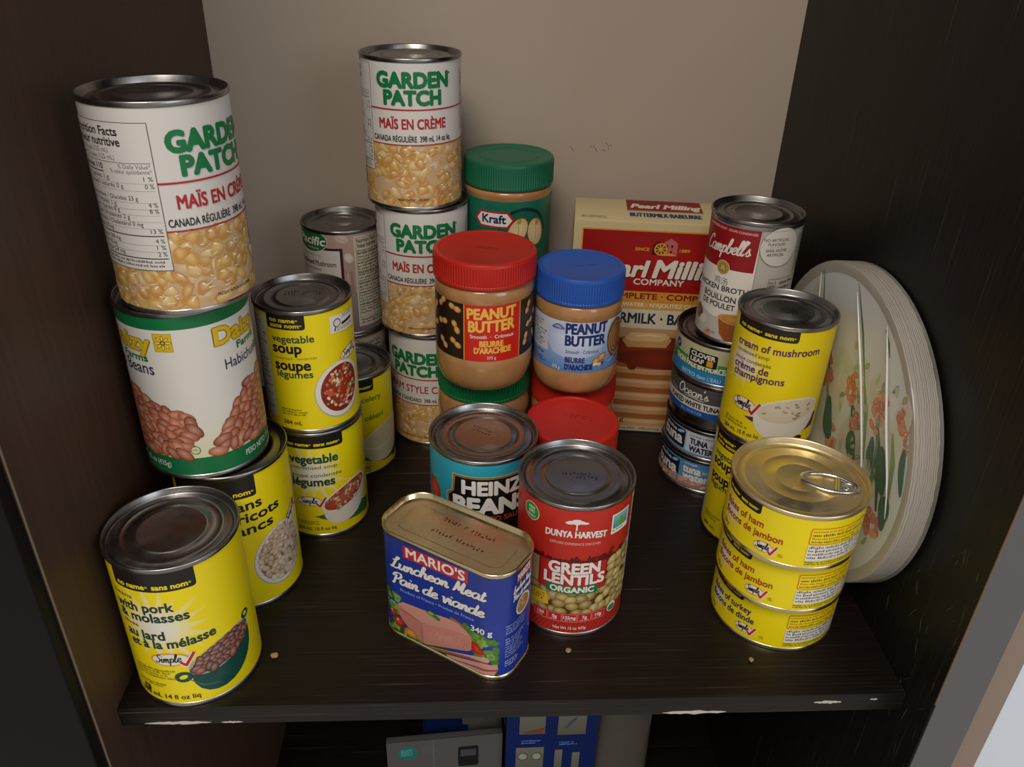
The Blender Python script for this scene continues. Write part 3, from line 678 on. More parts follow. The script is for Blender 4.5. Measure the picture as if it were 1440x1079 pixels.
def lab_pacific(lower=False):
    L = Ink(31); r, h = 33.2, 95.5; W_ = PI*r
    L.rect(-W_, W_, 3, h-3.3, hx('9a7f76'), hx('a98d84'))
    L.rect(-W_, W_, 3, 40, hx('6f6468'), hx('8a7c7c'))
    for a in (-60, -2): 
        for i, x in enumerate((4, 7, 10)): L.poly([(a+x, 40), (a+x+2.2, 40), (a+x+1.2, 58+2*i), (a+x-.6, 58+2*i)], (hx('b49a90'), hx('8f766c'), hx('a78c82'))[i])
        L.ell(a+1, 89, 6, 3.4, hx('b7a097'), -.4, 16, cc=hx('c7b4ab')); L.line([(a-4, 91), (a+1, 88.5), (a+6, 86)], .5, hx('7a5f58'), taper=True)
        L.ell(a+6, 72, 3.6, 4.6, hx('c3b2a8'), .5, 16, cc=hx('d2c4bb'))
    pl = hx('3d1d30'); L.rect(-52, -.6, 48, 80.6, pl); L.rect(-50, -3, 48, 78.4, hx('c9c3b6'))
    L.rect(-52, .6, 46.4, 48.6, pl)
    g = hx('1d5a2b'); L.ell(-30, 85.5, 17.5, 10.2, hx('b7c3ae')); L.ell(-30, 85.5, 16.8, 9.5, g, 0, 28, cc=hx('2a6f37'))
    L.text('Pacific', -45, -15.2, 82.2, 7.0, WHT, .02, sh=.2); L.text('FOODS', -33, -21, 78.2, 1.7, WHT)
    L.text('O R G A N I C', -42, -20, 72.0, 2.0, hx('5c5650')); L.text('Condensed Mushroom', -47, -6.8, 64.2, 4.6, hx('2a2320'), .012)
    L.text('soup condensed', -42, -20.5, 59.8, 2.2, hx('5c5650'))
    L.rect(9, 48, 8, 90, hx('bdb6a4')); L.frame(10.5, 46.5, 16, 88.5, .3, hx('4a4640'))
    L.text('Nutrition Facts', 11.5, 31, 84.2, 3.6, BLK, .015); L.text('Valeur nutritive', 11.5, 31, 79.8, 3.6, BLK, .015)
    L.greek(11.5, 45, 19, 78, 22, hx('3a3733'), .6)
    for v in (75, 66, 57, 48, 39, 28): L.rect(11, 46, v, v+.4, hx('2f2c29'))
    L.greek(11.5, 45, 9.5, 15, 2, hx('3a3733'))
    return L
def lab_heinz():
    L = Ink(41); r, h = 37.2, 110; tq = hx('1b86a3'); W_ = PI*r
    L.rect(-W_, W_, 3, h-3.3, tq, hx('2493ae'))
    gold = hx('b59a5c'); bk = hx('14110f')
    for s_ in (0,):
        def key(o): return [(-21.5+o, 97.5-o), (33.5-o, 97.5-o), (34.5-o, 83), (39-o, 80-o), (38-o, 40+o), (-26+o, 40+o), (-27+o, 80-o), (-22.5+o, 83)]
        L.poly(key(0), gold); L.poly(key(.9), bk); L.poly(key(1.5), gold); L.poly(key(1.9), bk)
    L.text('HEINZ', -14.2, 28.5, 82.6, 10.6, WHT, .05); L.text('BEANS', -20.5, 33, 66.8, 12.4, WHT, .06)
    L.text('IN TOMATO SAUCE', -20, 33, 60.0, 4.2, hx('b0381e'), .02)
    L.ell(-42, 74, 9, 9, hx('8c1f16'), 0, 18, cc=hx('c2412a')); L.ell(-40, 56, 10, 9, hx('8c1f16'), 0, 18, cc=hx('c2412a')); L.line([(-42, 80), (-40, 83), (-36, 84)], 1.2, hx('3d6a2a'))
    L.beans(lambda u, v: 5 < v < 38, (-60, 60, 6, 38), 90, 4.2, 2.6, [hx('b5602a'), hx('c07238')], None, .3)
    L.greek(-60, -52, 50, 100, 16, WHT)
    return L
def lab_lentils():
    L = Ink(51); r, h = 37.2, 110; W_ = PI*r; red = hx('a82319')
    L.rect(-W_, W_, 3, h-3.3, hx('a5221a'), hx('b5281c'))
    for k in range(-40, 41): L.line([(k*3, 3), (k*3+8, 18)], .35, hx('c0453a'))
    dk = hx('5a1210'); rnd = random.Random(4)
    # skyline silhouette
    L.rect(-W_, W_, 36, 66, dk)
    x = -W_
    while x < W_-4:
        ww = rnd.uniform(1.5, 5); hh = rnd.uniform(.8, 4.5)
        if rnd.random() < .4: L.ell(x+ww/2, 66, ww*.6, hh, dk, 0, 10)
        elif rnd.random() < .5: L.poly([(x, 65.8), (x+ww, 65.8), (x+ww*.5, 66+hh*1.3)], dk)
        else: L.rect(x, x+ww*.5, 65.8, 66+hh*.8, dk)
        x += ww*.9
    L.poly([(0, 66), (8, 66), (4, 71)], dk); L.rect(28.6, 29.3, 66, 74, dk); L.rect(27, 31, 71.4, 72.2, dk)
    for x in (14, 19): L.ell(x+1.6, 68, 2.2, 1.4, dk, .1, 10); L.rect(x, x+.6, 65.5, 67.6, dk); L.rect(x+2.6, x+3.2, 65.5, 67.6, dk); L.ell(x+3.8, 69, .8, .8, dk, 0, 8)
    L.rect(-48, -20.5, 36, 64, hx('b59a6c'), hx('a8895c')); L.greek(-46, -26, 40, 62, 8, hx('8a6c40'))
    # lentils
    L.rect(-26, 60, 20.5, 41, hx('4a3612')); L.poly([(26, 41), (60, 41), (60, 68), (40, 66), (30, 58), (25, 50)], hx('4a3612'))
    cols = [hx('b0953a'), hx('bda44c'), hx('a08430'), hx('c2ac5c')]
    L.beans(lambda u, v: (20 < v < 40) or (u > 24+.3*max(0, v-42) and v < 66), (-24, 58, 21, 66), 120, 4.5, 3.5, cols, .4, .55, 2.6)
    L.ell(-29, 96, 6.6, 6.8, hx('e8e6df')); L.ell(-29, 96, 6.2, 6.4, hx('2f8a3a'))
    for i, t in enumerate(('NON', 'GMO', 'PROJECT')): L.text(t, -32.6 if i == 2 else -31.6, -25.4 if i == 2 else -26.4, 97.6-3.0*i, 2.2 if i < 2 else 1.5, WHT, .02)
    L.poly([(2.0, 91.8), (3.2, 91.8), (3.0, 96), (5.5, 97.2), (-.5, 97.2), (2.2, 96)], WHT)
    for x, y, a, b_ in ((2.6, 98.2, 5.4, 1.5), (-1.6, 97.4, 3.4, 1.0), (6.6, 97.5, 3.4, 1.0), (2.8, 99.4, 3.0, 1.0)): L.ell(x, y, a, b_, WHT, 0, 14, wob=.25)
    L.text('DUNYA HARVEST', -17, 22.6, 84.4, 4.9, WHT, .025, arch=1.6)
    L.text('EXPLORE EXPERIENCE DISCOVER', -13.7, 19, 79.4, 1.9, hx('dba89c'), .01, arch=.5)
    L.rrect(-20, 25.5, 41, 65, .8, hx('8f1a18')); L.rrect(-19.2, 24.7, 41.8, 64.2, .8, hx('b02420'))
    for t, a, b_, v, c_ in (('GREEN', -13.2, 20.2, 56.0, 8.6), ('LENTILS', -16, 24, 46.6, 8.2)):
        L.text(t, a+.5, b_+.5, v-.5, c_, hx('5a1210'), .05); L.text(t, a, b_, v, c_, WHT, .045)
    L.rect(-14.5, 20, 38.6, 45.2, hx('1f6a3a')); L.text('ORGANIC', -11.6, 17.2, 39.8, 4.6, WHT, .03)
    L.poly([(-31, 35), (-14, 36.5), (-12, 26), (-29, 23)], hx('d3ac28')); L.greek(-28, -15, 28, 34.5, 3, hx('6a4a10'))
    L.rect(-23, 29, 12.6, 21, hx('b02420'))
    for i, t in enumerate(('150', '0g', '125mg', '7g', '10g')):
        L.frame(-22+10*i, -12.6+10*i, 13.2, 20.4, .3, hx('d88c80')); wd = .8*len(t); L.text(t, -17.3+10*i-wd, -17.3+10*i+wd, 16, 2.6, WHT, .02); L.greek(-20.5+10*i, -14+10*i, 13.8, 15.2, 1, hx('e0b0a8'))
    L.text('Net Wt 15 oz 425g', -8, 14.2, 6.6, 2.4, WHT, .015)
    L.rect(26, 42, 84, 99.5, hx('dfe0d8')); L.rect(27, 41, 88, 98.5, hx('3a7f8c'), hx('7fb0b8')); L.poly([(30, 89), (34, 97), (38, 89)], hx('5a9a3a')); L.greek(27, 41, 84.8, 87.4, 1, hx('2d4a2a'))
    L.ell(34, 18, 4.2, 4.2, hx('dfe0d8')); L.ell(34, 17.2, 3.5, 2.8, hx('3a7a4a'))
    L.rect(48, 60, 30, 104, WHT)
    y = 34
    while y < 100: t = rnd.uniform(.3, 1.1); L.rect(49, 59, y, y+t, BLK); y += t+rnd.uniform(.4, 1.1)
    return L
def lab_campbell():
    L = Ink(61); r, h = 33.2, 95.5; W_ = PI*r
    L.rect(-W_, W_, 3, h-3.3, hx('b3afa8')); L.rect(-70, 5.2, 3, h-3.3, hx('dad7d2')); L.line([(5.6, 3), (5.4, 40), (6.2, h-3.5)], .5, hx('8f8b84'))
    L.poly([(-70, 59.5), (-40, 59.2), (4, 60), (5.2, 91.9), (-70, 91.9)], hx('8e1118'))
    L.text('CONDENSED SOUP - SOUPE CONDENSÉE', -42, 3, 88, 1.7, hx('d8b8b4'), .01)
    L.script("Campbell's", -40, 1, 70.0, 5.6, WHT, .2, .3, k=.06)
    g = hx('9a7f3c'); L.ell(-18.8, 60, 5.6, 5.6, hx('d8cfa8')); L.ell(-18.8, 60, 5.2, 5.2, g, 0, 20, cc=hx('c9b068')); L.ell(-18.8, 60, 3.4, 3.4, hx('8a6f30'), 0, 16, cc=hx('b99c50')); L.line([(-20, 58), (-18.8, 62), (-17.4, 58)], .6, hx('d8c888'))
    L.text('鸡汤', -24.6, -13, 47.2, 4.4, hx('6a6560'))
    L.text('CHICKEN BROTH', -46, 3.2, 41.2, 4.0, hx('35302c'), .02, k=.03); L.rect(-34, -5, 39.2, 39.4, hx('a09a92'))
    L.text('BOUILLON', -34, -4.6, 34.0, 4.3, hx('35302c'), .02, k=.02); L.text('DE POULET', -34.2, -4.4, 28.0, 4.2, hx('35302c'), .02, k=.02)
    L.poly([(-70, 3), (10, 3), (10, 26), (-6, 24), (-20, 21), (-36, 24), (-70, 30)], hx('b9b5ae')); L.line([(-60, 28), (-36, 23.4), (-20, 20.6), (-6, 23.6), (4, 26)], .6, hx('e2e0db'))
    L.ell(-38, 18, 6, 6, hx('6a3b26'), .3, 16, cc=hx('8a5a40')); L.ell(-24, 4.6, 4, 2.2, hx('c28a70')); L.ell(-31, 14, 5, 3.4, hx('d0cbc4'), .6, 14)
    L.poly([(-16, 22), (14, 22), (12, 8), (6, 3), (-8, 3), (-13, 8)], hx('9a5424')); L.ell(-1, 21.5, 15, 4.4, hx('c48a4a'), 0, 22, cc=hx('d8b070')); L.ell(-1, 21.5, 12.6, 3.3, hx('b47a30'), 0, 22, cc=hx('d0a050'))
    L.text('284 mL', -25, -16.4, 6.0, 2.4, hx('35302c'), .01)
    L.ell(21, 80, 16, 15, hx('8a867f'), 0, 32); L.ell(21, 80.2, 15.3, 14.3, hx('c9c6c0'), 0, 32)
    L.rect(-W_, W_, h-3.6, h-3.3, hx('8a867f'))
    for i, (t, a, b_, v) in enumerate((('NO ARTIFICIAL', 7.6, 27, 84.6), ('FLAVOURS', 11, 24, 81.4), ('SANS ARÔME', 10, 26, 76.8), ('ARTIFICIEL', 11, 24.6, 73.6))): L.text(t, a, b_, v, 2.2, hx('45403b'), .015)
    L.rect(12, 22, 80.1, 80.3, hx('8a867f')); L.frame(16, 44, 36, 56, .3, hx('6a655e')); L.greek(26, 42, 38, 54, 4, hx('45403b')); L.greek(17, 24, 38, 54, 6, hx('6a655e'))
    for q in (38, 42, 46): L.greek(q, q+3, 58, 88, 12, hx('5c5751'))
    return L
def lab_tuna(k):
    L = Ink(70+k); r = 41.2; W_ = PI*r
    if k == 1:
        L.rect(-W_, W_, 2.6, 32.8, hx('a8ad7c'), hx('b9b791')); L.rect(-W_, W_, 11.4, 20, hx('237a36'), hx('3f9440')); L.rect(-W_, W_, 2.6, 11.4, hx('2a7fb8'))
        L.text('THON PÂLE EN MORCEAUX', -46, 12, 12.4, 4.6, WHT, .03); L.text("BISTRO dans L'EAU", -35, 0, 4.6, 3.4, hx('a8d0e8'), .015)
        L.rrect(-30, -4, 15.4, 28, 1.5, hx('b9b791')); L.rrect(-29.4, -4.6, 16, 27.4, 1.4, hx('171613'))
        L.text('CLOVER', -27.4, -6.6, 22.6, 3.6, WHT, .03); L.text('LEAF', -27.4, -15.4, 17.6, 3.6, WHT, .03)
        for a in range(4): L.ell(-10.4+1.7*math.cos(a*PI/2+.78), 19.4+1.7*math.sin(a*PI/2+.78), 1.5, 1.5, hx('c79a2c'), 0, 10)
        L.line([(-10.4, 19.4), (-9.6, 16.8)], .6, hx('c79a2c'))
        L.ell(-45, 25, 4, 4, hx('2a3a86')); L.line([(-47, 24.6), (-45, 23.4), (-44, 26.6), (-42.8, 25)], .7, WHT)
        L.rect(20, 60, 5, 31, WHT); L.greek(21, 59, 6, 30, 8, BLK)
    elif k == 2:
        L.rect(-W_, W_, 12, 38.6, hx('4b4a4b')); L.rect(-W_, W_, 17.8, 25.4, hx('cfccc6')); L.rect(-W_, W_, 12, 17.8, hx('1f4f96'))
        L.script("Ocean's", -36, -6.5, 28.4, 4.4, WHT, .2, .1); L.line([(-30, 26.6), (-22, 27.6), (-12, 26.8), (-9, 27.4)], .7, WHT, taper=True)
        L.text('FLAKED WHITE TUNA', -45, 3, 19.3, 4.4, hx('24211e'), .025); L.text('IN WATER', -30, -10, 13.6, 2.4, hx('7fb0dc'), .01)
        L.line([(-47, 30), (-38, 27)], .4, WHT)
    elif k == 3:
        L.rect(-W_, W_, 3, 24.8, hx('8ea4bf'), hx('a6b7cc')); L.rect(-W_, W_, 3, 5, hx('5f83ad')); L.rrect(-70, -22, 5.6, 23.6, 2, hx('16203f'))
        L.text('aloha', -48, -32, 18.6, 3.0, WHT, .02); L.text('tuna', -50, -24.6, 9.4, 9.6, WHT, .04); L.ell(-27, 20.6, 4, 1.4, hx('8fb3dc'), .3)
        L.rrect(-20.5, 20, 5.4, 23.6, 1, hx('c3ccd6')); c = hx('22263a')
        L.text('CHUNK LIGHT', -18.4, 2.4, 20.4, 1.9, c, .01); L.text('TUNA', -17, -2, 13.4, 5.4, c, .03); L.text('IN', .2, 3, 13.8, 2, c, .01); L.text('WATER', -17, 3, 6.6, 5.2, c, .03)
    else:
        L.rect(-W_, W_, 4, 29.8, hx('a0786e'), hx('4f86b0')); L.rect(-W_, W_, 12, 29.8, hx('5b88a8'), hx('4c82ae')); L.rrect(-70, -22.4, 9, 27.6, 2, hx('16203f'))
        L.text('aloha', -50, -32, 23, 3.0, WHT, .02); L.text('tuna', -52, -25, 12.6, 9.6, WHT, .04); L.ell(-27.5, 25, 3.6, 1.4, hx('8fb3dc'), .3)
        L.greek(-18, -2, 25.4, 28, 1, WHT); L.text('tuna', -18.4, -3, 18.4, 7.2, WHT, .03); L.text('in', -1.2, 2, 20, 3, WHT, .02); L.text('water', -18, 4, 11.4, 7.2, WHT, .03)
        L.beans(lambda u, v: True, (-60, 40, 6, 11), 40, 3, 1.6, [hx('b08478'), hx('c09a8c')], .2, .15)
    return L
def lab_ham(turkey=False):
    L = Ink(81); r, h = 41.2, 41.7; yellow(L, 42, h); L.rect(-PI*r, PI*r, 2.8, 3.2, hx('8a7d12'))
    c = hx('9c3818') if not turkey else hx('352650')
    burst(L, -40, 19, 6, 15, 14)
    band(L, -50, -16.6, 31, h-3.2, 'no name® sans nom®', -47.5, -18.2, 33.0, 2.4)
    k = .05
    if turkey: L.text('flakes of turkey', -47, -10, 21.4, 4.9, c, .02, k=k); L.text('flocons de dinde', -46.5, -7, 14.4, 4.9, c, .02, k=k)
    else: L.text('flakes of ham', -47, -13.4, 21.4, 4.9, c, .02, k=k); L.text('flocons de jambon', -46.5, -.5, 14.4, 4.9, c, .02, k=k)
    L.text('156 g', -46, -40.5, 6.0, 2.8, BLK, .012)
    simple(L, -11 if not turkey else -13, 10.2, 6.4, 3.9, .1); L.greek(-1.6, 1.8, 6.6, 9.4, 2, hx('7a6a12'))
    o = hx('c4541c'); L.rrect(13.6, 54, 20.8, 32.6, 1.4, o); L.rrect(14.0, 53.6, 21.2, 32.2, 1.2, YEL)
    g = hx('2c2a1c'); L.greek(15, 50, 28.9, 31.4, 1, o, .7, False); L.greek(15, 51, 26.2, 28.8, 1, g, .75, False); L.greek(15, 48, 23.8, 26.0, 1, o, .7, False); L.greek(15, 50, 21.6, 23.6, 1, g, .75, False)
    L.rect(13.8, 54, 8.4, 19.8, WHT); L.greek(14.6, 53, 9, 19.4, 4, hx('3a3733'), .68, False); L.greek(14, 52, 4.4, 7.6, 2, g, .62, False)
    return L

def peanut(L, x, y, a, s_=1.):
    c, sn = math.cos(a), math.sin(a); t = hx('b98548'); d = hx('7a4f22'); l = hx('d8ae74')
    for rr_, cc in ((1.18, d), (1.0, t)):
        for q, w_ in ((-2.2, 2.3), (2.3, 2.6)): L.ell(x+c*q*s_, y+sn*q*s_, w_*rr_*s_, 1.95*rr_*s_, cc, a, 12, cc=l if rr_ == 1.0 else d, off=(-.3*s_, .5*s_))
def lab_pb_red():
    L = Ink(91); r = 37.2; W_ = PI*r; dk = hx('241712')
    L.rect(-W_, W_, 29, 74, dk); L.rect(44, 100, 29, 74, hx('2c2742')); yl = hx('c9962c')
    L.rect(-15.4, 29.2, 29, 74, yl); L.rect(-14.6, 28.4, 29, 74, hx('bf2018'))
    y = hx('e0b04c')
    L.text('PEANUT', -12.4, 24.2, 63.0, 8.0, y, .03, k=.04); L.text('BUTTER', -11.4, 23.2, 52.8, 8.4, y, .03, k=.05)
    L.text('Smooth  ·  Crémeux', -10.4, 23, 47.8, 2.9, WHT, .012, k=.01); L.text('BEURRE', -3.2, 14.4, 41.4, 4.4, y, .03); L.text("D'ARACHIDE", -7.2, 20.6, 35.6, 4.6, y, .03, k=.02)
    L.text('375 g', 2.4, 9, 31.0, 2.3, WHT, .01)
    for i, (x, v, a) in enumerate(((-23, 69.5, -.3), (-36, 71, .8), (-35.5, 55.5, .2), (-22, 54.5, -1.1), (-34.4, 38.5, -.8), (-22.4, 41.5, -.6), (38, 66, 1.1), (41, 53, .3), (35.6, 41, 1.3), (52, 60, .3), (50, 40, -.9), (-47, 50, .4), (-46, 64, 1.0))): peanut(L, x, v, a, 1.15)
    return L
def lab_pb_blue():
    L = Ink(92); r = 32.9; W_ = PI*r; nv = hx('1d2a66')
    L.rect(-W_, W_, 21, 62.5, hx('4a7ec0'), hx('b9c6de'))
    L.fan((0, 50), [(-26, 50), (-10, 61), (14, 62), (24, 54), (20, 38), (0, 30), (-18, 36)], hx('ccd4e4'), hx('a3b6d8'))
    L.text('PEANUT', -7.8, 24, 53.0, 8.2, nv, .03, k=.03); L.text('BUTTER', -7.8, 23, 43.4, 8.0, nv, .03, k=.02)
    L.text('Smooth · Crémeux', -7.2, 18.4, 36.8, 3.0, hx('4c557f'), .01, k=.02); L.text('BEURRE', -7.2, 7.4, 29.4, 4.2, nv, .025); L.text("D'ARACHIDE", -7.2, 14, 23.0, 4.5, nv, .03, k=.02)
    L.text('375 g', -17.4, -11, 22.6, 2.6, WHT, .015)
    L.line([(-19+.5*i, 56.6+3*math.sin(PI*i/20)) for i in range(21)], .5, nv); L.text('AMERICAN', -18.6, -9.4, 55.6, 1.6, nv, .015); L.line([(-17+.4*i, 56.8+2*math.sin(PI*i/16)) for i in range(17)], .3, nv)
    L.rect(-60, -22.2, 35, 60, hx('b9bfca')); L.greek(-58, -23.6, 36.5, 58.6, 9, hx('3a3f55'), .6); L.greek(-58, -23, 24, 33, 4, hx('1d3c78'), .6)
    L.ell(36, 45, 10.5, 17, hx('6a431f'), .1, 24, cc=hx('8f6233')); 
    for s_ in (8.5, 6.2, 3.8): L.line([(36+s_*math.cos(a), 45+1.55*s_*math.sin(a)) for a in np.linspace(.8, 5.4, 18)], .9, hx('b58650'), taper=True)
    peanut(L, 19, 31.5, .55, 1.3); L.ell(22, 27.4, 2.2, 1.4, hx('8a3a20'), .4); L.ell(16, 27.6, 2, 1.3, hx('e0cda8'), .2); L.ell(19.4, 27, 1.8, 1.2, hx('e0cda8'))
    L.line([(28, 27), (44, 34)], .8, hx('c3cbdc'))
    return L
def lab_kraft():
    L = Ink(93); r = 36.3; W_ = PI*r; g = hx('0b5a48')
    L.rect(-W_, W_, 20, 116, hx('07493a'), hx('0d6650'))
    L.ell(14, 92, 21, 19, hx('062f26'), 0, 30); L.ell(13.4, 90, 20, 18, hx('0a5a46'), 0, 30)
    nut = hx('c7ad7a')
    for x, y, a in ((9, 92, -.5), (25, 90, .15)):
        L.ell(x, y, 8.4, 12, hx('6a4f22'), a, 22); L.ell(x-.3, y-.4, 7.4, 11.2, nut, a, 22, cc=hx('dcc799'), off=(1, 1)); L.line([(x-.6, y+7), (x+.3, y), (x-.4, y-7)], .7, hx('9c7f48'), taper=True); L.ell(x+.8, y+7.5, 1.7, 2.4, hx('a2884e'), a, 12)
    def hexa(o): return [(-29+o*1.6, 100.6), (-24+o, 107.4-o), (1-o, 107.4-o), (6-o*1.6, 100.6), (1-o, 94-o*-1), (-24+o, 94+o)]
    L.poly(hexa(0), hx('b01c24')); L.poly(hexa(1.4), hx('d9d6d0'))
    L.text('Kraft', -21.4, -1.4, 98.0, 6.6, hx('1e2350'), .035)
    L.text('PEANUT BUTTER', -22, 22, 72, 6, WHT, .03); L.text("BEURRE D'ARACHIDE", -22, 22, 64, 4.4, WHT, .02)
    return L

# ------------------------------------------------------------------ jars
def peanut_mat():
    mm = mat('peanut_butter_in_jar', hx('a97c50'), .22, 0, .5, .6, .08)
    tc = nd(mm, 'ShaderNodeTexCoord'); n = nd(mm, 'ShaderNodeTexNoise', Scale=60.0, Detail=5.0); ln(mm, tc.outputs['Object'], n.inputs['Vector'])
    r = nd(mm, 'ShaderNodeValToRGB'); r.color_ramp.elements[0].position = .3; r.color_ramp.elements[0].color = (*hx('9c7046'), 1); r.color_ramp.elements[1].color = (*hx('b5885a'), 1)
    ln(mm, n.outputs['Fac'], r.inputs['Fac']); ln(mm, r.outputs['Color'], P(mm).inputs['Base Color']); return mm
PEANUT = peanut_mat()
def plastic(name, c, rough=.38):
    mm = mat(name, c, rough, 0, .45)
    tc = nd(mm, 'ShaderNodeTexCoord'); n = nd(mm, 'ShaderNodeTexNoise', Scale=500.0, Detail=2.0); ln(mm, tc.outputs['Object'], n.inputs['Vector'])
    b = nd(mm, 'ShaderNodeBump', Strength=.05, Distance=.0004); ln(mm, n.outputs['Fac'], b.inputs['Height']); ln(mm, b.outputs['Normal'], P(mm).inputs['Normal']); return mm
LID_RED = plastic('red_lid_plastic', hx('b01d14')); LID_BLUE = plastic('blue_lid_plastic', hx('1c4fa8')); LID_GREEN = plastic('green_lid_plastic', hx('0a6238')); LID_KRAFT = plastic('dark_green_lid_plastic', hx('0b5e42'))
def jar_lid(o, r, z0, z1, ribs, depth, m_, emboss=False):
    seg = ribs*4
    prof = [(r-2.5, z0), (r-.6, z0), (r, z0+.6), (r, z0+2.2), (r, z0+2.6), (r, z1-3.4), (r-.15, z1-2.6), (r-.6, z1-1.0), (r-1.4, z1-.25), (r-2.6, z1), (r-4.2, z1), (r-4.7, z1-.5), (r-5.2, z1-.7)]
    if emboss: prof += [(r*.66, z1-.7), (r*.64, z1-.2), (r*.61, z1-.2), (r*.59, z1-.7)]
    prof += [(0, z1-.7)]
    def mod(k, i): return (-depth if (k % 4) in (2, 3) else 0) if i in (4, 5) else 0
    return finish('lid', lathe_bm(prof, seg, mod), m_, o, 28)
def jar(name, x, y, z, rot, prof, label, cat, group, lidspec, ink=None, rl=None, stamp=None):
    o = empty(name, (x, y, z), rot, label, cat, group)
    finish('jar_body', lathe_bm(prof, 112), PEANUT, o, 40)
    jar_lid(o, *lidspec)
    if ink: wrap(ink, rl, o, PLASTIC_LABEL)
    if stamp: finish('date_stamp', stamp_bm(*stamp), STAMP, o, 0)
    return o
def arc(r0, z0, r1, z1, n=6, flip=False):
    """quarter ellipse from (r0,z0) to (r1,z1)"""
    out = []
    for k in range(n+1):
        a = PI/2*k/n
        out.append((r0+(r1-r0)*(math.sin(a) if not flip else 1-math.cos(a)), z0+(z1-z0)*((1-math.cos(a)) if not flip else math.sin(a))))
    return out
def pb_profile(r, rb, lab0, lab1, z_lid, r_neck):
    return [(0, 1.5), (rb*.8, 1.2), (rb, 0)]+arc(rb+.3, .2, r, lab0-6, 8)+[(r, lab0-2), (r-.5, lab0-.6), (r-.5, lab1+.6), (r, lab1+2)]+arc(r, lab1+3.5, r_neck, z_lid-1.0, 6, True)[1:]+[(r_neck-1, z_lid), (r_neck-1, z_lid+2)]

# ------------------------------------------------------------------ placing the cans
CORN = 'white cans of cream corn'; SOUP = 'small yellow soup cans'; TUNA = 'flat fish cans in one stack'; HAM = 'flat yellow meat cans in one stack'; BEAN = 'tall bean cans'; PB = 'peanut butter jars'
can('bean_can', -198.3, 38.5, 0, 24.4, 38, 110, lab_molasses(), 'tall yellow can of beans with pork and molasses at the front left shelf corner', 'can', BEAN)
can('bean_can', -185.5, 117, 0, 19.8, 38, 112.7, lab_white_beans(), 'yellow can of white beans under the pinto bean can', 'can', BEAN)
can('bean_can', -196.5, 116, 112.7, 20.7, 38, 112.7, lab_pinto(), 'white can with green bands and printed pinto beans, in the middle of a stack', 'can', BEAN)
can('corn_can', -190, 114, 225.4, 20.0+42.6, 38, 112.7, lab_corn(1, 112.7, -2.5), 'cream corn can standing on the pinto bean can, nutrition table turned forward', 'can', CORN)
can('corn_can', -60, 316, 0, 3.0-26, 38, 110, lab_corn(4, 110, -7, True), 'cream style corn can at the bottom of the three corn cans', 'can', CORN)
can('corn_can', -65, 314.5, 110, 3.4-1, 38, 110, lab_corn(3, 110, -3), 'cream corn can in the middle of three, behind the red-lidded jar', 'can', CORN)
can('corn_can', -70, 313, 220, 3.9, 38, 110, lab_corn(2, 110), 'cream corn can topmost of three against the grey back wall', 'can', CORN)
can('soup_can', -141, 187.5, 0, 12.4, 34, 95.5, lab_veg_bowl(5), 'yellow vegetable soup can with a white soup bowl, lower of two', 'can', SOUP)
can('soup_can', -141.5, 188, 95.5, 12.4, 34, 95.5, lab_veg_round(6), 'yellow vegetable soup can with round bowl, standing on another soup can', 'can', SOUP, stamp=(2, 26, 2.6, 1.2, 93.05, 3, -.15, 0, 2))
can('soup_can', -125.5, 264.6, 0, 9.4, 34, 95.5, lab_cream(7, 'celery'), 'single yellow can of cream of celery soup beside the corn stack', 'can', SOUP, stamp=(2, 18, 2.4, 1.0, 93.05, 4, -.3))
can('mushroom_soup_can', -137, 342, 0, 9.2, 34, 95.5, lab_pacific(), 'brownish mushroom soup can, lower one, mostly hidden behind the celery soup', 'can', 'brown mushroom soup cans', 'pull')
can('mushroom_soup_can', -136, 342, 95.5, 9.2, 34, 95.5, lab_pacific(), 'brownish mushroom soup can with green oval, upper one near the back wall', 'can', 'brown mushroom soup cans', 'pull')
can('bean_can', -16.5, 136, 0, -1.2, 38, 110, lab_heinz(), 'turquoise and black can of beans behind the luncheon meat tin', 'can', BEAN, stamp=(2, 17, 2.8, 1.2, 107.35, 7, -.6, -2, 3))
can('lentil_can', 43.2, 88.7, 0, -9.2, 38, 110, lab_lentils(), 'red can of organic green lentils at the front middle of the shelf', 'can', None, stamp=(2, 24, 3.0, 1.3, 107.35, 8, .1, 2, -3))
can('soup_can', 193, 166.5, 0, -23.7-19, 34, 95.5, lab_veg_round(9), 'yellow vegetable soup can under the cream of mushroom soup can', 'can', SOUP)
can('soup_can', 192.8, 166, 95.5, -23.6, 34, 95.5, lab_cream(10, 'mushroom'), 'yellow cream of mushroom soup can, stacked in front of the plate pack', 'can', SOUP, stamp=(2, 16, 2.2, 1.0, 93.05, 9, .3, 2, 2))
can('tuna_can', 182, 243, 0, -19.7, 42, 33, lab_tuna(4), 'blue tuna can with pinkish lower edge, bottom of the fish stack', 'can', TUNA, 'pull', BLACK_LID)
can('tuna_can', 183, 243, 33, -19.8, 42, 28, lab_tuna(3), 'pale blue chunk light tuna can, second from the bottom of the fish stack', 'can', TUNA, 'pull', BLACK_LID)
can('tuna_can', 182.5, 243.5, 61, -19.8, 42, 42, lab_tuna(2), 'dark grey flaked white tuna can in the fish stack', 'can', TUNA, 'pull', BLACK_LID, taper=True)
can('tuna_can', 182, 243, 103, -19.7, 42, 36, lab_tuna(1), 'cream and green tuna can at the top of the fish stack', 'can', TUNA, 'pull', BLACK_LID)
can('broth_can', 186, 238, 139, -20.2, 34, 98, lab_campbell(), 'white and red chicken broth can standing on the top tuna can', 'can')
can('ham_can', 186.2, 76.9, 0, -27.2, 42, 41.7, lab_ham(True), 'flat yellow can of flakes of turkey, bottom of three', 'can', HAM, 'pull', GOLD_LID, GOLD_RIM)
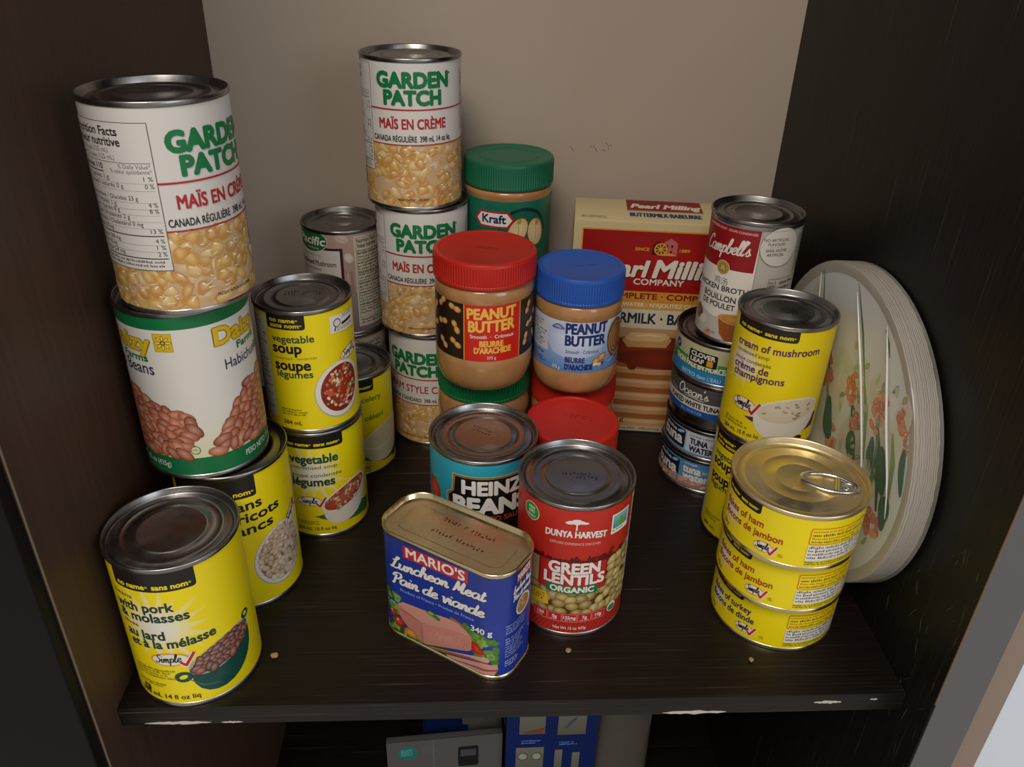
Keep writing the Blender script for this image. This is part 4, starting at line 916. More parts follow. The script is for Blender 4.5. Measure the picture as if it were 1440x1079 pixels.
can('ham_can', 182, 70, 41.7, -27.1, 42, 41.7, lab_ham(), 'flat yellow flakes of ham can, middle of three', 'can', HAM, 'pull', GOLD_LID, GOLD_RIM)
top_ham = can('ham_can', 178.3, 63.7, 83.4, -27.0, 42, 41.7, lab_ham(), 'flat yellow flakes of ham can with gold pull-tab lid, topmost of three', 'can', HAM, 'pull', GOLD_LID, GOLD_RIM)
# pull tab: ring, bridge, nose and rivet, in the can's own frame
def pull_tab(o, h, ang, r0, m_):

    bm = bmesh.new(); c, s_ = math.cos(ang), math.sin(ang)
    def tr(p): return (c*p[0]-s_*p[1], s_*p[0]+c*p[1], p[2])
    out = []
    for k in range(48):
        a = 2*PI*k/48; cx = math.cos(a); x = r0-9+17*cx; y = (8.6-2.6*max(0, cx)**1.5)*math.sin(a); out.append(tr((x, y, h-1.6)))
    tube_bm(out, 1.35, 8, True, bm, .7)
    hole = []
    for k in range(28):
        a = 2*PI*k/28; hole.append(tr((r0+1.2+4.4*math.cos(a), 3.6*math.sin(a), h-1.9)))
    tube_bm(hole, .7, 8, True, bm, .7)
    for x in (-5.4, -4.0): tube_bm([tr((r0+x, -7.6, h-1.7)), tr((r0+x, 0, h-1.5)), tr((r0+x, 7.6, h-1.7))], .9, 8, False, bm, .7)
    for sg in (-1, 1): tube_bm([tr((r0-4, sg*6.4, h-1.9)), tr((r0+1.5, sg*5.2, h-1.9)), tr((r0+6.4, sg*2.6, h-1.9))], 1.3, 8, False, bm, .4)
    me = finish('pull_tab', bm, m_, o, 60)
    bm = bmesh.new(); base = lathe_bm([(0, -.9), (4.6, -.9), (4.6, -.1), (3.6, .1), (2.4, .1), (2.2, .6), (0, .8)], 28, None, bm)
    bmesh.ops.translate(bm, verts=bm.verts[:], vec=Vector(tr((r0+1.2, 0, h-2.2)))*MM)
    finish('rivet', bm, m_, me, 40)
pull_tab(top_ham, 41.7, math.radians(-23+27), 27.0, ALU)

# ------------------------------------------------------------------ peanut butter jars
jar('peanut_butter_jar', -14.5, 246, 0, 0, pb_profile(37.8, 31, 24, 66, 86, 35), 'jar with coarse-ribbed green lid under the red-lidded jar', 'jar', PB, (37.5, 86, 104, 84, .8, LID_GREEN), None)
jar('peanut_butter_jar', -15, 230.5, 104, -1.1, pb_profile(37.5, 29, 29, 74, 85.5, 34.5), 'red-lidded jar of peanut butter with dark label, stacked on a green-lidded jar', 'jar', PB, (38.3, 85.5, 104.5, 110, .45, LID_RED), lab_pb_red(), 37.2, (2, 20, 1.7, .6, 103.85, 11, -.35, 0, -1))
jar('peanut_butter_jar', 59.3, 245, 0, 0, pb_profile(34.6, 29, 24, 62, 78, 32), 'red-lidded jar directly under the blue-lidded jar', 'jar', PB, (34.8, 78, 100, 100, .3, LID_RED))
jar('peanut_butter_jar', 57, 231, 100, -8.3, pb_profile(33.2, 27, 20.5, 63, 74.5, 31), 'blue-lidded jar of peanut butter with pale blue label', 'jar', PB, (33.3, 74.5, 95.5, 100, .4, LID_BLUE), lab_pb_blue(), 32.9, (1, 20, 1.7, .6, 94.85, 12, .3, 2, -2))
jar('peanut_butter_jar', 49.2, 167, 0, 0, pb_profile(34, 29, 24, 62, 78, 32), 'red-lidded jar behind the lentil can, only its lid showing', 'jar', PB, (34.3, 78, 100, 100, .3, LID_RED), None, None, (2, 24, 2.2, .9, 99.35, 13, -.3, 4, 2))
jar('peanut_butter_jar', 16, 334, 0, 0, pb_profile(36.6, 30, 24, 66, 86, 34), 'jar hidden below the tall dark green lidded jar', 'jar', PB, (36.6, 86, 105, 100, .3, LID_KRAFT))
jar('peanut_butter_jar', 6, 333, 105, -2.7, pb_profile(36.6, 31, 19, 117, 124, 34.5), 'tall peanut butter jar with dark green lid and label by the back wall', 'jar', PB, (37.0, 124, 145, 110, .35, LID_KRAFT, True), lab_kraft(), 36.3)

# ------------------------------------------------------------------ luncheon meat tin
RL, RW, RR_ = 98.2, 46.4, 17.06
def rr_path(inset=0., nc=14):
    """points and outward normals round the tin, starting at the middle of the back, counter-clockwise seen from above"""
    L, W_, r = RL-2*inset, RW-2*inset, RR_-inset; pts = [(0., W_/2)]; nr = [(0., 1.)]
    for cx, cy, a0 in ((-(L/2-r), W_/2-r, 90), (-(L/2-r), -(W_/2-r), 180), (L/2-r, -(W_/2-r), 270), (L/2-r, W_/2-r, 0)):
        for k in range(nc+1):
            a = math.radians(a0+90*k/nc); pts.append((cx+r*math.cos(a), cy+r*math.sin(a))); nr.append((math.cos(a), math.sin(a)))
    return pts, nr
def rr_lathe(prof):
    bm = bmesh.new(); rings = []
    for ins, z in prof:
        p, _ = rr_path(ins); rings.append([bm.verts.new((a*MM, b_*MM, z*MM)) for a, b_ in p])
    n = len(rings[0])
    for A, B in zip(rings, rings[1:]):
        for k in range(n): bm.faces.new((A[k], A[(k+1) % n], B[(k+1) % n], B[k]))
    bm.faces.new(rings[0][::-1]); bm.faces.new(rings[-1]); return bm
tin = empty('luncheon_meat_can', (-34.2, 55.6, 0), -33.3, 'blue rectangular luncheon meat tin with gold lid at the front of the shelf', 'can')
HT = 88.9
finish('can_body', rr_lathe([(6, 2.2), (3, 1.6), (1.6, 0), (.8, 0), (.1, .5), (.1, 2.4), (.5, 3.0), (1.1, 3.4), (1.1, HT-3.4)]), GOLD_RIM, tin, 40)
finish('lid', rr_lathe([(1.1, HT-3.5), (.3, HT-3.1), (0, HT-2.6), (0, HT-.6), (.4, HT-.1), (1.0, HT), (1.5, HT-.4), (2.0, HT-3.2), (3.0, HT-4.2), (4.5, HT-3.7), (7.0, HT-3.5), (7.7, HT-4.9), (9.4, HT-4.9), (10.2, HT-3.0), (13, HT-2.9)]), GOLD_RIM, tin, 45)
finish('date_stamp', stamp_bm(2, 42, 3.2, 9, HT-2.85, 15, -.03, 2, 0), STAMP, tin, 0)
def lab_mario():
    L = Ink(101); blue = hx('20389a'); pts, _ = rr_path(); per = sum(math.hypot(pts[(i+1) % len(pts)][0]-pts[i][0], pts[(i+1) % len(pts)][1]-pts[i][1]) for i in range(len(pts)))
    L.rect(-per/2, per/2, 3.6, HT-3.6, blue, hx('1c2f86')); k = .045
    def S(u, v): return (u, v+k*u)
    red = hx('b3242a')
    L.poly([S(-25, 73.6), S(23, 73.6), S(23, 83.4), S(-25, 83.4)], red); L.text("MARIO'S", -22.6, 20.8, 75.0+k*-22.6, 7.4, WHT, .02, k=k)
    sh = hx('14225e')
    for c_, d in ((sh, .5), (WHT, 0)):
        L.script('Luncheon Meat', -35.6+d, 36.4+d, 62.2-d+k*-36, 4.6, c_, .36, .22, k=.085)
        L.script('Pain de viande', -35.6+d, 35.4+d, 49.4-d+k*-36, 4.6, c_, .36, .22, k=.075)
    L.text('Product of France • Produit de France', -28.5, 27.5, 43.6+k*-28, 2.5, hx('8fa6dc'), .005, k=.075)
    # serving picture
    gr = [hx('3d6a24'), hx('5c8a30'), hx('7fa648'), hx('48762a')]; rnd = random.Random(9)
    for i in range(26): x = rnd.uniform(24, 44); L.ell(x, rnd.uniform(14, 36), rnd.uniform(2.6, 4.6), rnd.uniform(2, 3.4), rnd.choice(gr), rnd.uniform(0, 3), 12, cc=rnd.choice(gr[1:]), wob=.35)
    for i in range(16): L.ell(rnd.uniform(-41, -30), rnd.uniform(10, 37), rnd.uniform(2.6, 4.4), rnd.uniform(2, 3.2), rnd.choice(gr), rnd.uniform(0, 3), 12, cc=rnd.choice(gr[1:]), wob=.35)
    for i in range(8): L.ell(rnd.uniform(4, 24), rnd.uniform(33, 38), 3.6, 2.4, rnd.choice(gr), rnd.uniform(0, 3), 12, cc=rnd.choice(gr[1:]), wob=.35)
    L.poly([(-40, 3.6), (44.6, 3.6), (44.6, 12), (20, 10), (-20, 12), (-40, 14)], hx('34481f'))
    for i in range(14): L.ell(rnd.uniform(-38, -12), rnd.uniform(5, 12), 3.4, 2.0, rnd.choice(gr), rnd.uniform(0, 3), 12, cc=rnd.choice(gr[1:]), wob=.35)
    m1, m2, m3 = hx('b07468'), hx('c08a7c'), hx('8d5348')
    L.ell(16, 36, 7, 4, m3, -.5, 16, cc=m1)
    loaf = [(-32, 25), (-31.4, 30), (-27, 33.6), (-20, 34.4), (-6, 36), (8, 38.4), (16, 38), (22, 35), (26, 31.5), (25.5, 20), (-12, 5), (-18, 8), (-28, 17)]
    L.poly(loaf, m1); L.poly([(-31.4, 30), (-27, 33.6), (-20, 34.4), (-6, 36), (8, 38.4), (16, 38), (22, 35), (25, 32), (10, 29), (-10, 24), (-14, 23), (-22, 26)], m2)
    L.poly([(-12, 22), (-9, 24.2), (10, 29.5), (25, 32.4), (26, 29), (25.5, 20), (22, 17.6), (4, 10.5), (-10, 5), (-12.4, 7)], hx('b97c70')); L.fan((5, 19), [(-9, 21), (8, 26), (22, 29), (22, 20), (4, 13), (-9, 8)], hx('c28a7e'), hx('b97c70'))
    L.poly([(-9, 4), (-5, 5.6), (8, 9.4), (22, 14.5), (36, 19.6), (39, 17.6), (38, 14.6), (24, 12.4), (6, 7), (-4, 3.8)], hx('c99a8c')); L.poly([(-9, 4), (-4, 3.7), (10, 7.6), (26, 12.2), (38, 14.2), (38.6, 15.6), (24, 13.6), (8, 9)], m3)
    L.poly([(6, 5.4), (20, 9.4), (34, 13.6), (44, 13.8), (44.6, 9), (42, 4.4), (20, 4), (8, 4)], hx('c48f84')); L.poly([(6, 5.4), (12, 4.4), (30, 8.6), (44.5, 9.6), (44.5, 8), (30, 6.6), (12, 3.9)], m3)
    for x, y, a, b_, c_ in ((-31, 14, 4.4, 4.6, hx('a8281c')), (-36, 20, 3.6, 3.4, hx('a8281c'))): L.ell(x, y, a, b_, hx('7a1a12'), 0, 18, cc=hx('cf5038'), off=(-.8, 1)); L.ell(x-1.2, y+1.6, .9, .6, hx('e8b8a8'))
    L.ell(-21.6, 8.6, 5.2, 3.6, hx('b0641c'), -.3, 18, cc=hx('d79248')); L.greek(-25, -18, 7, 10, 3, hx('e0b070'), .4)
    L.poly([(26, 29), (29, 30), (33, 26), (36, 21.5), (33, 20.5), (28, 19.6), (26, 20)], hx('a8281c')); L.fan((30, 25), [(27, 27), (31, 26), (34, 22), (29, 21)], hx('d4513c'), hx('b0301f'))
    L.poly([(-9, 34.6), (-5, 38), (-1, 36.6), (3, 34), (1, 32), (-3, 33.2)], hx('3f6d22')); L.poly([(-8, 35), (-5, 37.2), (-2, 36), (-4, 34.4)], hx('7fa648'))
    L.text('340 g', 25.4, 40.2, 38.2, 4.4, WHT, .02, k=.06)
    for i in range(46):
        x = rnd.uniform(-8, 23); L.ell(x, rnd.uniform(14+.25*x, 24+.2*x), .45, .3, hx('a2665a'), 0, 6)
    L.line([(-31, 26), (-22, 25.4), (-13, 23)], 1.6, hx('9c6054'), taper=True); L.line([(-12.2, 22), (-12.4, 14), (-11.6, 6)], .9, hx('9c6054'), taper=True)
    # end panel
    u0 = RL/2-RR_+RR_*PI/2+(RW/2-RR_)
    L.poly([(u0-8, 76), (u0+8, 77), (u0+8, 84.5), (u0-8, 83)], red); L.text("MARIO'S", u0-7, u0+7, 77.4, 5.2, WHT, .02, k=.05)
    L.script('Luncheon Meat', u0-11, u0+9, 69.6, 2.6, WHT, .25, .22, k=.05); L.script('Pain de viande', u0-11, u0+9, 63.6, 2.6, WHT, .25, .22, k=.05)
    L.ell(u0, 55, 8, 8, hx('cfcabc'), .5, 20); L.ell(u0, 55, 6.6, 6.4, hx('8a6a38'), .5, 18, cc=hx('b89a58'))
    L.beans(ellin(u0, 55, 5.4, 5.4), (u0-6, u0+6, 49, 61), 14, 1.4, .9, [hx('b98a60'), hx('6a8a34'), hx('a8482c')], None, .2)
    L.greek(u0-16, u0+6, 38, 46, 4, hx('8fa0d4')); L.greek(u0-16, u0+4, 18, 35, 8, hx('8fa0d4')); L.greek(u0-16, u0-2, 10, 16, 3, hx('b8c4e4'))
    return L
def mario_map():
    p, nr = rr_path(.75); p.append(p[0]); nr.append(nr[0])
    q, _ = rr_path(); q.append(q[0]); ds = [0.]
    for i in range(1, len(q)): ds.append(ds[-1]+math.hypot(q[i][0]-q[i-1][0], q[i][1]-q[i-1][1]))
    g = np.array(ds)-ds[-1]/2; PX, PY = np.array(p).T; NX, NY = np.array(nr).T
    def f(u, v, z):
        x, y, nx, ny = (np.interp(u, g, a) for a in (PX, PY, NX, NY)); l = np.hypot(nx, ny)
        return np.stack([x+nx*z, y+ny*z, v], 1), np.stack([nx/l, ny/l, 0*nx], 1)
    keep = np.concatenate([[True], np.diff(g) > 1e-6]); PX, PY, NX, NY = PX[keep], PY[keep], NX[keep], NY[keep]; g = g[keep]
    return f, g
_f, _g = mario_map(); lab_mario().build('label', _f, _g, None, TINPRINT, tin)

# ------------------------------------------------------------------ pancake mix box
BW, BD, BH = 153, 59, 204
carton = empty('pancake_mix_box', (60, 309, 0), -6.8, 'red and cream cardboard box of pancake mix standing at the back', 'box')
CREAM = mat('cream_cardboard', hx('bfae86'), .55, 0, .3)
bm = box_bm(0, BW, 0, BD, 0, BH, 1.0); finish('carton', bm, CREAM, carton, 30)
def lab_box():
    L = Ink(111); cr = hx('bfae86'); L.rect(1, BW-1, 1, BH-1, hx('c3b28a')); og = hx('c9872c'); red = hx('8f1010')
    L.rect(7, 146, 6, 197, og); L.rect(8, 145, 142.6, 195.8, red); L.fan((76, 170), [(8, 142.6), (145, 142.6), (145, 195.8), (8, 195.8)], hx('a41414'), red)
    # mill
    L.poly([(66, 176), (66, 184.5), (71, 188.6), (76, 184.5), (76, 176)], hx('4a0d0d')); pk = hx('b5605c')
    L.poly([(75, 176), (75, 187), (80.5, 191), (86.5, 187), (86.5, 176)], pk)
    for x, y in ((78, 184), (82, 184), (81.6, 179)): L.rrect(x-.9, x+.9, y-1.3, y+1.3, .6, hx('5a1212'))
    yl = hx('d09a34'); L.ell(73, 181.2, 5.4, 5.4, yl, 0, 24); L.ell(73, 181.2, 4.4, 4.4, hx('6a3a10'), 0, 24)
    for a in range(8): L.line([(73, 181.2), (73+5*math.cos(a*PI/4+.2), 181.2+5*math.sin(a*PI/4+.2))], .9, yl)
    L.ell(73, 181.2, 1.4, 1.4, yl); L.poly([(72, 175.8), (86, 175.8), (82, 178), (77, 177.6)], yl)
    L.text('SINCE', 52, 63.6, 179.4, 2.6, yl, .02); L.text('1889', 88.6, 97, 179.4, 2.6, yl, .02)
    for c_, d in ((hx('3c0808'), .8), (hx('d8d2c6'), 0)):
        L.text('Pearl', 19+d, 62+d, 156.2-d, 14.0, c_, .045, sh=.22); L.text('Milling', 69+d, 131+d, 156.2-d, 15.0, c_, .045, sh=.22)
    L.text('COMPANY', 53.4, 95.6, 149.0, 5.2, hx('d8d2c6'), .02)
    L.rect(8, 145, 133.6, 142.4, og); L.text('COMPLETE · COMPLET', 29, 124, 135.9, 5.0, hx('6a1a10'), .035)
    L.rect(8, 145, 126.4, 133.4, hx('c39450')); L.text("JUST ADD WATER · N'AJOUTEZ QUE DE L'EAU", 20, 133, 128.6, 3.4, hx('dccba0'), .025)
    L.rect(7, 146, 108, 126.2, hx('c8bfa8')); L.text('BUTTERMILK · BABEURRE', 11, 139, 112.8, 9.4, hx('1e2a44'), .022)
    # pancakes
    L.rect(7, 146, 6, 108, hx('7a4a28'), hx('b08c64'))
    ed, tp, sy = hx('b98d62'), hx('985a2c'), hx('6a2410')
    for i, v in enumerate((10, 24, 38, 52, 66)):
        x0, x1 = 18+2*math.sin(i*2), 138-3*math.sin(i*3); L.poly([(x0, v+9), (x0+2, v+12), (78, v+14), (x1-2, v+12), (x1, v+9), (x1-2, v+1), (78, v-3), (x0+2, v+1)], tp)
        L.poly([(x0, v+7), (40, v+5.5), (78, v+4.5), (116, v+5.5), (x1, v+7), (x1-2, v), (110, v-3), (78, v-4), (46, v-3), (x0+2, v)], ed)
        L.poly([(x0+2, v+5.8), (40, v+4.4), (78, v+3.4), (116, v+4.4), (x1-3, v+5.8), (x1-5, v+3), (78, v), (x0+4, v+3)], hx('c9a27a'))
    L.ell(78, 84, 62, 17, tp, 0, 40, cc=hx('b4743e')); L.ell(80, 86, 56, 14, sy, 0, 36, cc=hx('8a3416'))
    for a, b_, c_ in ((104, 60, 5), (122, 30, 4), (60, 66, 4), (40, 74, 4)): L.rrect(a-c_, a+c_, b_, 84, c_*.9, sy); L.line([(a-c_*.4, 80), (a-c_*.4, b_+4)], .8, hx('a85c34'), taper=True)
    L.ell(88, 78, 44, 10, sy, 0, 30, cc=hx('7a2a10'))
    L.poly([(49, 96), (54, 101.5), (88, 102.5), (92, 97.5), (88, 90), (54, 89)], hx('b98f58')); L.poly([(51, 98), (56, 103.5), (86, 104), (90, 100), (84, 96), (56, 95)], hx('c9a878')); L.line([(60, 100), (72, 102), (84, 100.6)], 1.4, hx('ddc7a0'), taper=True)
    L.text('905 g', 38, 57.6, 11.4, 4.6, BLK, .01)
    L.rect(1, BW-1, 1.4, 6.6, hx('b5aa90')); L.text('PANCAKE AND WAFFLE MIX · MÉLANGE À CRÊPES ET À GAUFRES', 14, 140, 2.8, 2.4, hx('3a342c'), .015)
    return L
def flat(org, ux, vx, nx):
    org, ux, vx, nx = (np.array(a, float) for a in (org, ux, vx, nx))
    def f(u, v, z): return org+np.outer(u, ux)+np.outer(v, vx)+np.outer(z+.05, nx), np.repeat(nx[None], len(u), 0)
    return f
lab_box().build('front_print', flat((0, 0, 0), (1, 0, 0), (0, 0, 1), (0, -1, 0)), None, None, CARD, carton)
def lab_box_top():
    L = Ink(112); L.rect(44.5, 108.5, 28, 58, hx('7d1a18')); L.rect(44, 107.5, 10.6, 28, hx('b8b2a2')); L.rect(44, 108, 26.8, 29.8, hx('a8824a'))
    L.text('Pearl Milling', 48, 106, 36, 11, hx('cfc6b6'), .04, sh=.2); L.text('BUTTERMILK·BABEURRE', 46.5, 105.5, 13.4, 9.2, hx('2a3040'), .035)
    L.greek(6, 26, 5, 11, 2, hx('4a4438'), .6, False); return L
lab_box_top().build('top_print', flat((0, 0, BH), (1, 0, 0), (0, 1, 0), (0, 0, 1)), None, None, CARD, carton)

# ------------------------------------------------------------------ pack of paper plates leaning on the right panel
RY, RZ, NP, PIT = 118.5, 111, 13, 1.2
pack = empty('plate_pack', (229.0, 149.2, 0), 0, 'shrink-wrapped pack of oval flower-printed paper plates leaning on the right panel', 'paper plates')
PLATE = mat('white_paper_plate', hx('b9b2a8'), .5, 0, .3)
def oval_bm(prof, seg=120, flute=0.):
    """prof: (rho, x) with rho relative to the oval, x in mm along the stack"""
    bm = bmesh.new(); rings = []
    for rho, x in prof:
        if rho == 0: rings.append([bm.verts.new((x*MM, 0, RZ*MM))]); continue
        rg = []
        for k in range(seg):
            a = 2*PI*k/seg; fx = flute*(1 if k % 2 else -1)*max(0, rho-.9)*10
            rg.append(bm.verts.new(((x+fx)*MM, -RY*rho*math.cos(a)*MM, (RZ+RZ*rho*math.sin(a))*MM)))
        rings.append(rg)
    for A, B in zip(rings, rings[1:]):
        for k in range(seg):
            k2 = (k+1) % seg
            if len(A) == 1: bm.faces.new((A[0], B[k], B[k2]))
            elif len(B) == 1: bm.faces.new((A[k], B[0], A[k2]))
            else: bm.faces.new((A[k], B[k], B[k2], A[k2]))
    return bm
pb_ = oval_bm([(0, 1.8), (.90, 1.8), (.955, .9), (.99, 0), (1.0, .1), (1.0, .5), (.96, 1.3), (.9, 2.2), (0, 2.2)], 120, .22)
first = finish('plate', pb_, PLATE, pack, 40)
for i in range(1, NP):
    c_ = first.copy(); COL.objects.link(c_); c_.parent = pack; c_.location = (i*PIT*MM, random.Random(i).uniform(-.6, .6)*MM, abs(random.Random(i+50).uniform(0, .5))*MM)
def lab_plate():
    L = Ink(121); rnd = random.Random(31)
    L.ell(0, 0, RY*.93, RZ*.93, hx('d6d9da'), 0, 60, cc=hx('dcdcd6'))
    gpale, gm, gd, teal = hx('b9c29a'), hx('7f9a62'), hx('2f6a48'), hx('1f5c4c')
    og = [hx('c8683a'), hx('cf7a48'), hx('b9562c'), hx('d89a70')]
    def inside(x, y): return (x/RY)**2+(y/RZ)**2 < .84
    def blob(x, y, a, b_, c_, cc, rot=0, w_=.35):
        if inside(x, y): L.ell(x, y, a, b_, c_, rot, 16, cc=cc, wob=w_)
    for q in ((-60, 40), (-10, 20), (40, 25), (75, 35)):                # pale washes of colour behind the flowers
        for i in range(12): blob(q[0]+rnd.uniform(-16, 18), q[1]+rnd.uniform(-34, 26), 9, 13, hx('d3d3c2'), mixc(hx('d3d3c2'), rnd.choice([gpale, hx('d9b59c'), gpale]), .6))
    for (x0, y0, x1, y1) in ((-7, 102, 33, 50), (39, 92, 53, 78), (-60, 90, -40, 40), (-30, 60, -6, 0)):
        L.line([(x0, y0), ((x0+x1)/2+2, (y0+y1)/2), (x1, y1)], 2.6, gd, taper=True)
    for (x0, y0, x1, y1, w_) in ((33, 50, 58, 5, 5), (58, 40, 88, -14, 7), (80, 40, 97, 0, 6), (20, 40, 46, -20, 6), (66, 30, 76, -40, 5), (-20, 30, 20, -40, 6), (40, 0, 70, -50, 5)):
        L.line([(x0, y0), (x0*.6+x1*.4+3, y0*.6+y1*.4), (x1, y1)], w_, rnd.choice([gm, hx('5f8a62'), teal]), taper=True)
    for x, y, s_ in ((20, 36, 10), (59, 42, 11), (86, 56, 9), (97, 44, 6), (-20, 30, 12), (-62, 20, 12), (34, 20, 7), (88, -24, 10), (60, -20, 9), (10, -10, 10), (-40, -20, 11)):
        for i in range(20):
            a = rnd.uniform(0, 2*PI); d = s_*rnd.random()**.5; c_ = rnd.choice(og); blob(x+d*math.cos(a)*.8, y+d*math.sin(a)*1.2, s_*.26, s_*.34, c_, mixc(c_, hx('e4cdb8'), .4), a)
    for x, y, a, b_ in ((40, 2, 7, 12), (80, 12, 7, 16), (101, 26, 4, 13), (64, 14, 5, 10), (96, -8, 6, 12), (0, 0, 8, 14)): blob(x, y, a, b_, teal, gd, .4)
    for i in range(36): x, y = rnd.uniform(10, 98), rnd.uniform(-40, 66); blob(x, y, 1.6, 3.6, rnd.choice([gm, gpale, gd]), gpale, rnd.uniform(-.8, .8))
    return L
def plate_map(u, v, z):
    rho = np.hypot(u/RY, v/RZ); x = np.interp(rho, [0, .90, .955, .99], [1.8, 1.8, .9, 0])-.12-z
    return np.stack([x, -u, v+RZ], 1), np.repeat(np.array([[-1., 0, 0]]), len(u), 0)
lab_plate().build('plate_print', plate_map, np.arange(-125, 126, 5.), np.arange(-120, 121, 5.), CARD, first)
def film_mat(name, haze, rough, tint):
    mm = bpy.data.materials.new(name); mm.use_nodes = True; nt = mm.node_tree; nt.nodes.remove(nt.nodes['Principled BSDF'])
    out = [n for n in nt.nodes if n.type == 'OUTPUT_MATERIAL'][0]
    tr = nd(mm, 'ShaderNodeBsdfTransparent'); gl = nd(mm, 'ShaderNodeBsdfGlossy', Roughness=rough); df = nd(mm, 'ShaderNodeBsdfDiffuse', Color=(*tint, 1))
    lw = nd(mm, 'ShaderNodeLayerWeight', Blend=.5); pw = nd(mm, 'ShaderNodeMath', operation='POWER'); pw.inputs[1].default_value = 5.0; ln(mm, lw.outputs['Facing'], pw.inputs[0]); fr = nd(mm, 'ShaderNodeMath', operation='MULTIPLY_ADD'); fr.inputs[1].default_value = .5; fr.inputs[2].default_value = .03; ln(mm, pw.outputs[0], fr.inputs[0])
    tc = nd(mm, 'ShaderNodeTexCoord'); mp = nd(mm, 'ShaderNodeMapping'); mp.inputs['Scale'].default_value = (60, 22, 10); ln(mm, tc.outputs['Object'], mp.inputs['Vector'])
    n = nd(mm, 'ShaderNodeTexNoise', Scale=1.0, Detail=3.0); ln(mm, mp.outputs['Vector'], n.inputs['Vector'])
    b = nd(mm, 'ShaderNodeBump', Strength=.5, Distance=.004); ln(mm, n.outputs['Fac'], b.inputs['Height'])
    ln(mm, b.outputs['Normal'], gl.inputs['Normal'])
    m1 = nd(mm, 'ShaderNodeMixShader'); mul = nd(mm, 'ShaderNodeMath', operation='MULTIPLY'); mul.inputs[1].default_value = haze*2; ln(mm, n.outputs['Fac'], mul.inputs[0]); ln(mm, mul.outputs[0], m1.inputs[0])
    ln(mm, tr.outputs[0], m1.inputs[1]); ln(mm, df.outputs[0], m1.inputs[2])
    m2 = nd(mm, 'ShaderNodeMixShader'); ln(mm, fr.outputs[0], m2.inputs[0]); ln(mm, m1.outputs[0], m2.inputs[1]); ln(mm, gl.outputs[0], m2.inputs[2])
    ln(mm, m2.outputs[0], out.inputs['Surface']); return mm
FILM = film_mat('clear_film', .05, .12, (.9, .9, .9)); FILM_SIDE = film_mat('wrinkled_film_edge', .2, .25, (.75, .72, .68))
XE = NP*PIT+1.6
bm = oval_bm([(0, -.9), (.97, -.8), (1.002, -.3)], 120); finish('wrap', bm, FILM, pack, 60)
bm = oval_bm([(1.002, -.3), (1.006, .6), (1.004, XE*.5), (1.006, XE), (.99, XE+.8), (0, XE+1.2)], 120); finish('wrap_edge', bm, FILM_SIDE, pack, 60)
CREASE_GLARE = mat('crease_glare', hx('d4d6d8'), .15, 0, .6)  # whitish colour paints the glare along folds of the clear wrap
for pts in (((-2, 98), (14, 76), (34, 48), (60, 6), (78, -30)), ((44, 96), (56, 76), (74, 44), (93, 14), (103, -8)), ((-60, 88), (-44, 40), (-36, -20), (-30, -70))):
    bm = tube_bm([(-.75, -a, b_+RZ) for a, b_ in crom(pts, 6)], [.15+.75*math.sin(PI*i/((len(pts)-1)*6)) for i in range((len(pts)-1)*6+1)], 8, flat=1); finish('crease_glare', bm, CREASE_GLARE, pack, 60)
pack.rotation_euler = (0, math.radians(.55), math.radians(0))

# ------------------------------------------------------------------ crumbs on the shelf
CRUMB = mat('crumb', hx('8f7a58'), .8)
for i, (x, y, s_, lb) in enumerate(((-152, 38, 2.6, 'small tan crumb on the shelf beside the molasses bean can'), (38.7, 38.5, 2.1, 'small tan crumb on the shelf in front of the lentil can'), (158, 28, 1.8, 'pale crumb at the foot of the turkey can'))):
    rnd = random.Random(60+i); bm = bmesh.new(); bmesh.ops.create_icosphere(bm, subdivisions=2, radius=s_*MM)
    for v in bm.verts: v.co *= rnd.uniform(.75, 1.1); v.co.z *= .6; 
    zmin = min(v.co.z for v in bm.verts)
    o = finish('crumb', bm, CRUMB, None, 60); o.location = (x*MM, y*MM, -zmin); tag(o, lb, 'crumb', 'crumbs on the shelf')

# ------------------------------------------------------------------ things on the lower shelf
def panel_box(name, x0, x1, y0, y1, z0, z1, rot, base, label, cat):
    o = empty(name, ((x0+x1)/2, (y0+y1)/2, z0), rot, label, cat); w_, d = x1-x0, y1-y0
    finish('carton', box_bm(-w_/2, w_/2, -d/2, d/2, 0, z1-z0, .6), mat(name+'_board', base, .5), o, 30)
    return o, w_, d
NAVY = hx('0a2260')
o, w_, d = panel_box('blue_carton', 9, 98, 175, 215, -400, -190, 1, NAVY, 'dark blue carton with small photos standing on the lower shelf', 'box')
L = Ink(131); L.rect(-35, 35, 24, 185, NAVY)
for a, b_, c_, e in ((-26, -6, 128, 150), (4, 26, 126, 150), (-28, -6, 84, 112), (3, 9, 84, 108), (17, 23, 84, 104)): L.rect(a, b_, c_, e, hx('68645a'), hx('7c786e'))
for x in (-22.5, -11.5): L.ell(x, 101, 4.6, 4.8, hx('55564e'), 0, 18); L.ell(x, 101, 3.4, 3.6, hx('a0a096'))
L.greek(-24, -8, 116, 121, 2, hx('6f8ccf')); L.greek(6, 22, 113, 118, 2, hx('6f8ccf')); L.poly([(-24, 130), (-6, 136), (-8, 128)], hx('7a4a34')); L.line([(18, 146), (10, 134)], 2.4, hx('4a5568'))
L.build('front_print', flat((0, -d/2, -25.3), (1.24, 0, 0), (0, 0, 1.24), (0, -1, 0)), None, None, CARD, o)
o, w_, d = panel_box('white_carton', -107, 6, 178, 186, -400, -276, 4.5, hx('5c5a5a'), 'thin grey carton with a teal disc left of the dark blue carton', 'box')
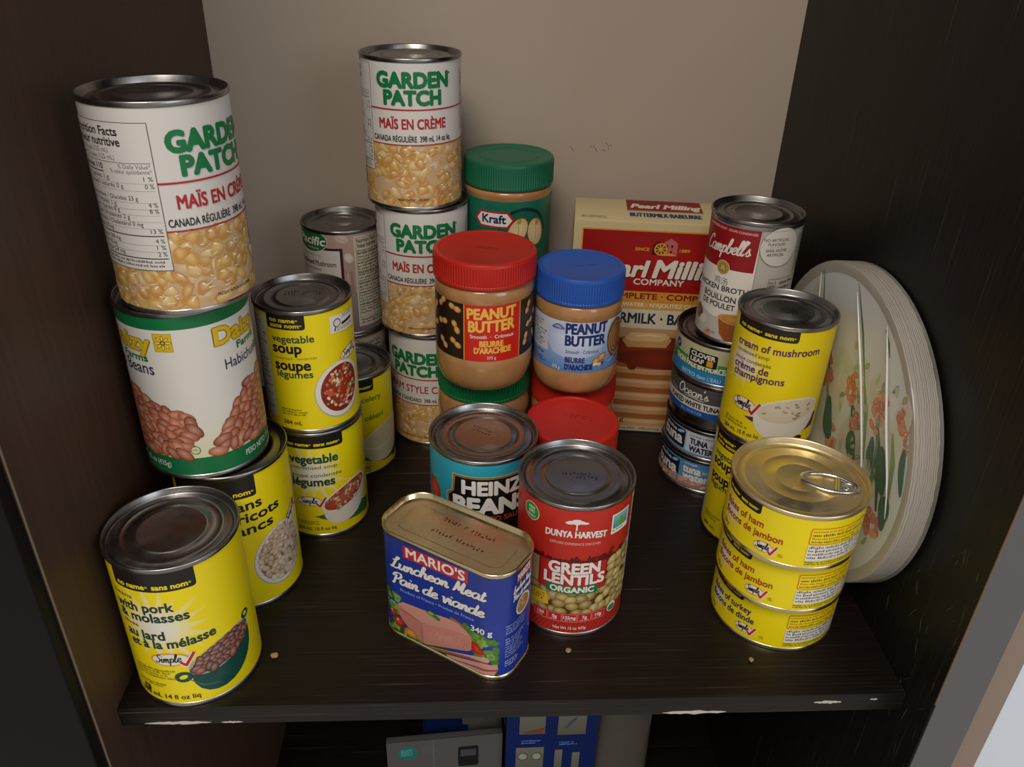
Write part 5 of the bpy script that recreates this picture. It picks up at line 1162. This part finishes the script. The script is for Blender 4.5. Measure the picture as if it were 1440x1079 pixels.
L = Ink(132); L.rect(-44, 44, 20, 115.5, hx('5c5a5a')); L.ell(-29, 102, 7.4, 8, hx('1f7a74')); L.greek(-34, -24, 98, 106, 4, hx('7fb0aa')); L.greek(-17, -6, 98, 108, 5, hx('6a6866')); L.rrect(10, 26, 80, 104, 2, hx('1c1b1c')); L.rect(12, 24, 92, 100, hx('4a4a50')); L.rect(-9.2, -8.8, 20, 115, hx('7c7a79'))
L.build('front_print', flat((0, -d/2, -20), (1.26, 0, 0), (0, 0, 1.26), (0, -1, 0)), None, None, CARD, o)
def pouch(name, x0, x1, y, z0, z1, th, base, label, cat, seed, base2=None):
    rnd = random.Random(seed); bm = bmesh.new(); nx, nz = 14, 16; F = []; Bk = []
    for j in range(nz+1):
        for i in range(nx+1):
            u, v = i/nx, j/nz; t = th*(math.sin(PI*u)*(1-v**2.5))**.6 if 0 < u < 1 else 0
            x = (u-.5)*(x1-x0)*(1-.12*v); z = (z1-z0)*v
            F.append(bm.verts.new((x*MM, (-t*.5+rnd.uniform(-.8, .8)*(1 if 0 < u < 1 else 0))*MM, z*MM))); Bk.append(bm.verts.new((x*MM, (t*.5+.4)*MM, z*MM)))
    for j in range(nz):
        for i in range(nx):
            k = j*(nx+1)+i; bm.faces.new((F[k], F[k+1], F[k+nx+2], F[k+nx+1])); bm.faces.new((Bk[k], Bk[k+nx+1], Bk[k+nx+2], Bk[k+1]))
    for j in range(nz):
        a = j*(nx+1); b_ = a+nx; bm.faces.new((F[a], F[a+nx+1], Bk[a+nx+1], Bk[a])); bm.faces.new((F[b_], Bk[b_], Bk[b_+nx+1], F[b_+nx+1]))
    for i in range(nx): bm.faces.new((F[i], Bk[i], Bk[i+1], F[i+1])); k = nz*(nx+1)+i; bm.faces.new((F[k], F[k+1], Bk[k+1], Bk[k]))
    mts = [mat(name+'_paper', base, .6)]
    if base2:
        mts.append(mat(name+'_print', base2, .6))
        for f in bm.faces:
            c = f.calc_center_median(); f.material_index = 1 if c.x*1000 > 8-(c.z*1000-50)*.35 else 0
    o = finish(name, bm, mts, None, 60); o.location = ((x0+x1)/2*MM, y*MM, z0*MM); return tag(o, label, cat)
pouch('paper_bag', 100, 158, 195, -400, -236, 16, hx('5a554f'), 'pale grey paper bag right of the dark blue carton on the lower shelf', 'bag', 3)
bg_ = pouch('snack_bag', -80, 12, 252, -400, -300, 26, hx('15357f'), 'blue and white bag behind the thin grey carton on the lower shelf', 'bag', 6, hx('8f8c88'))
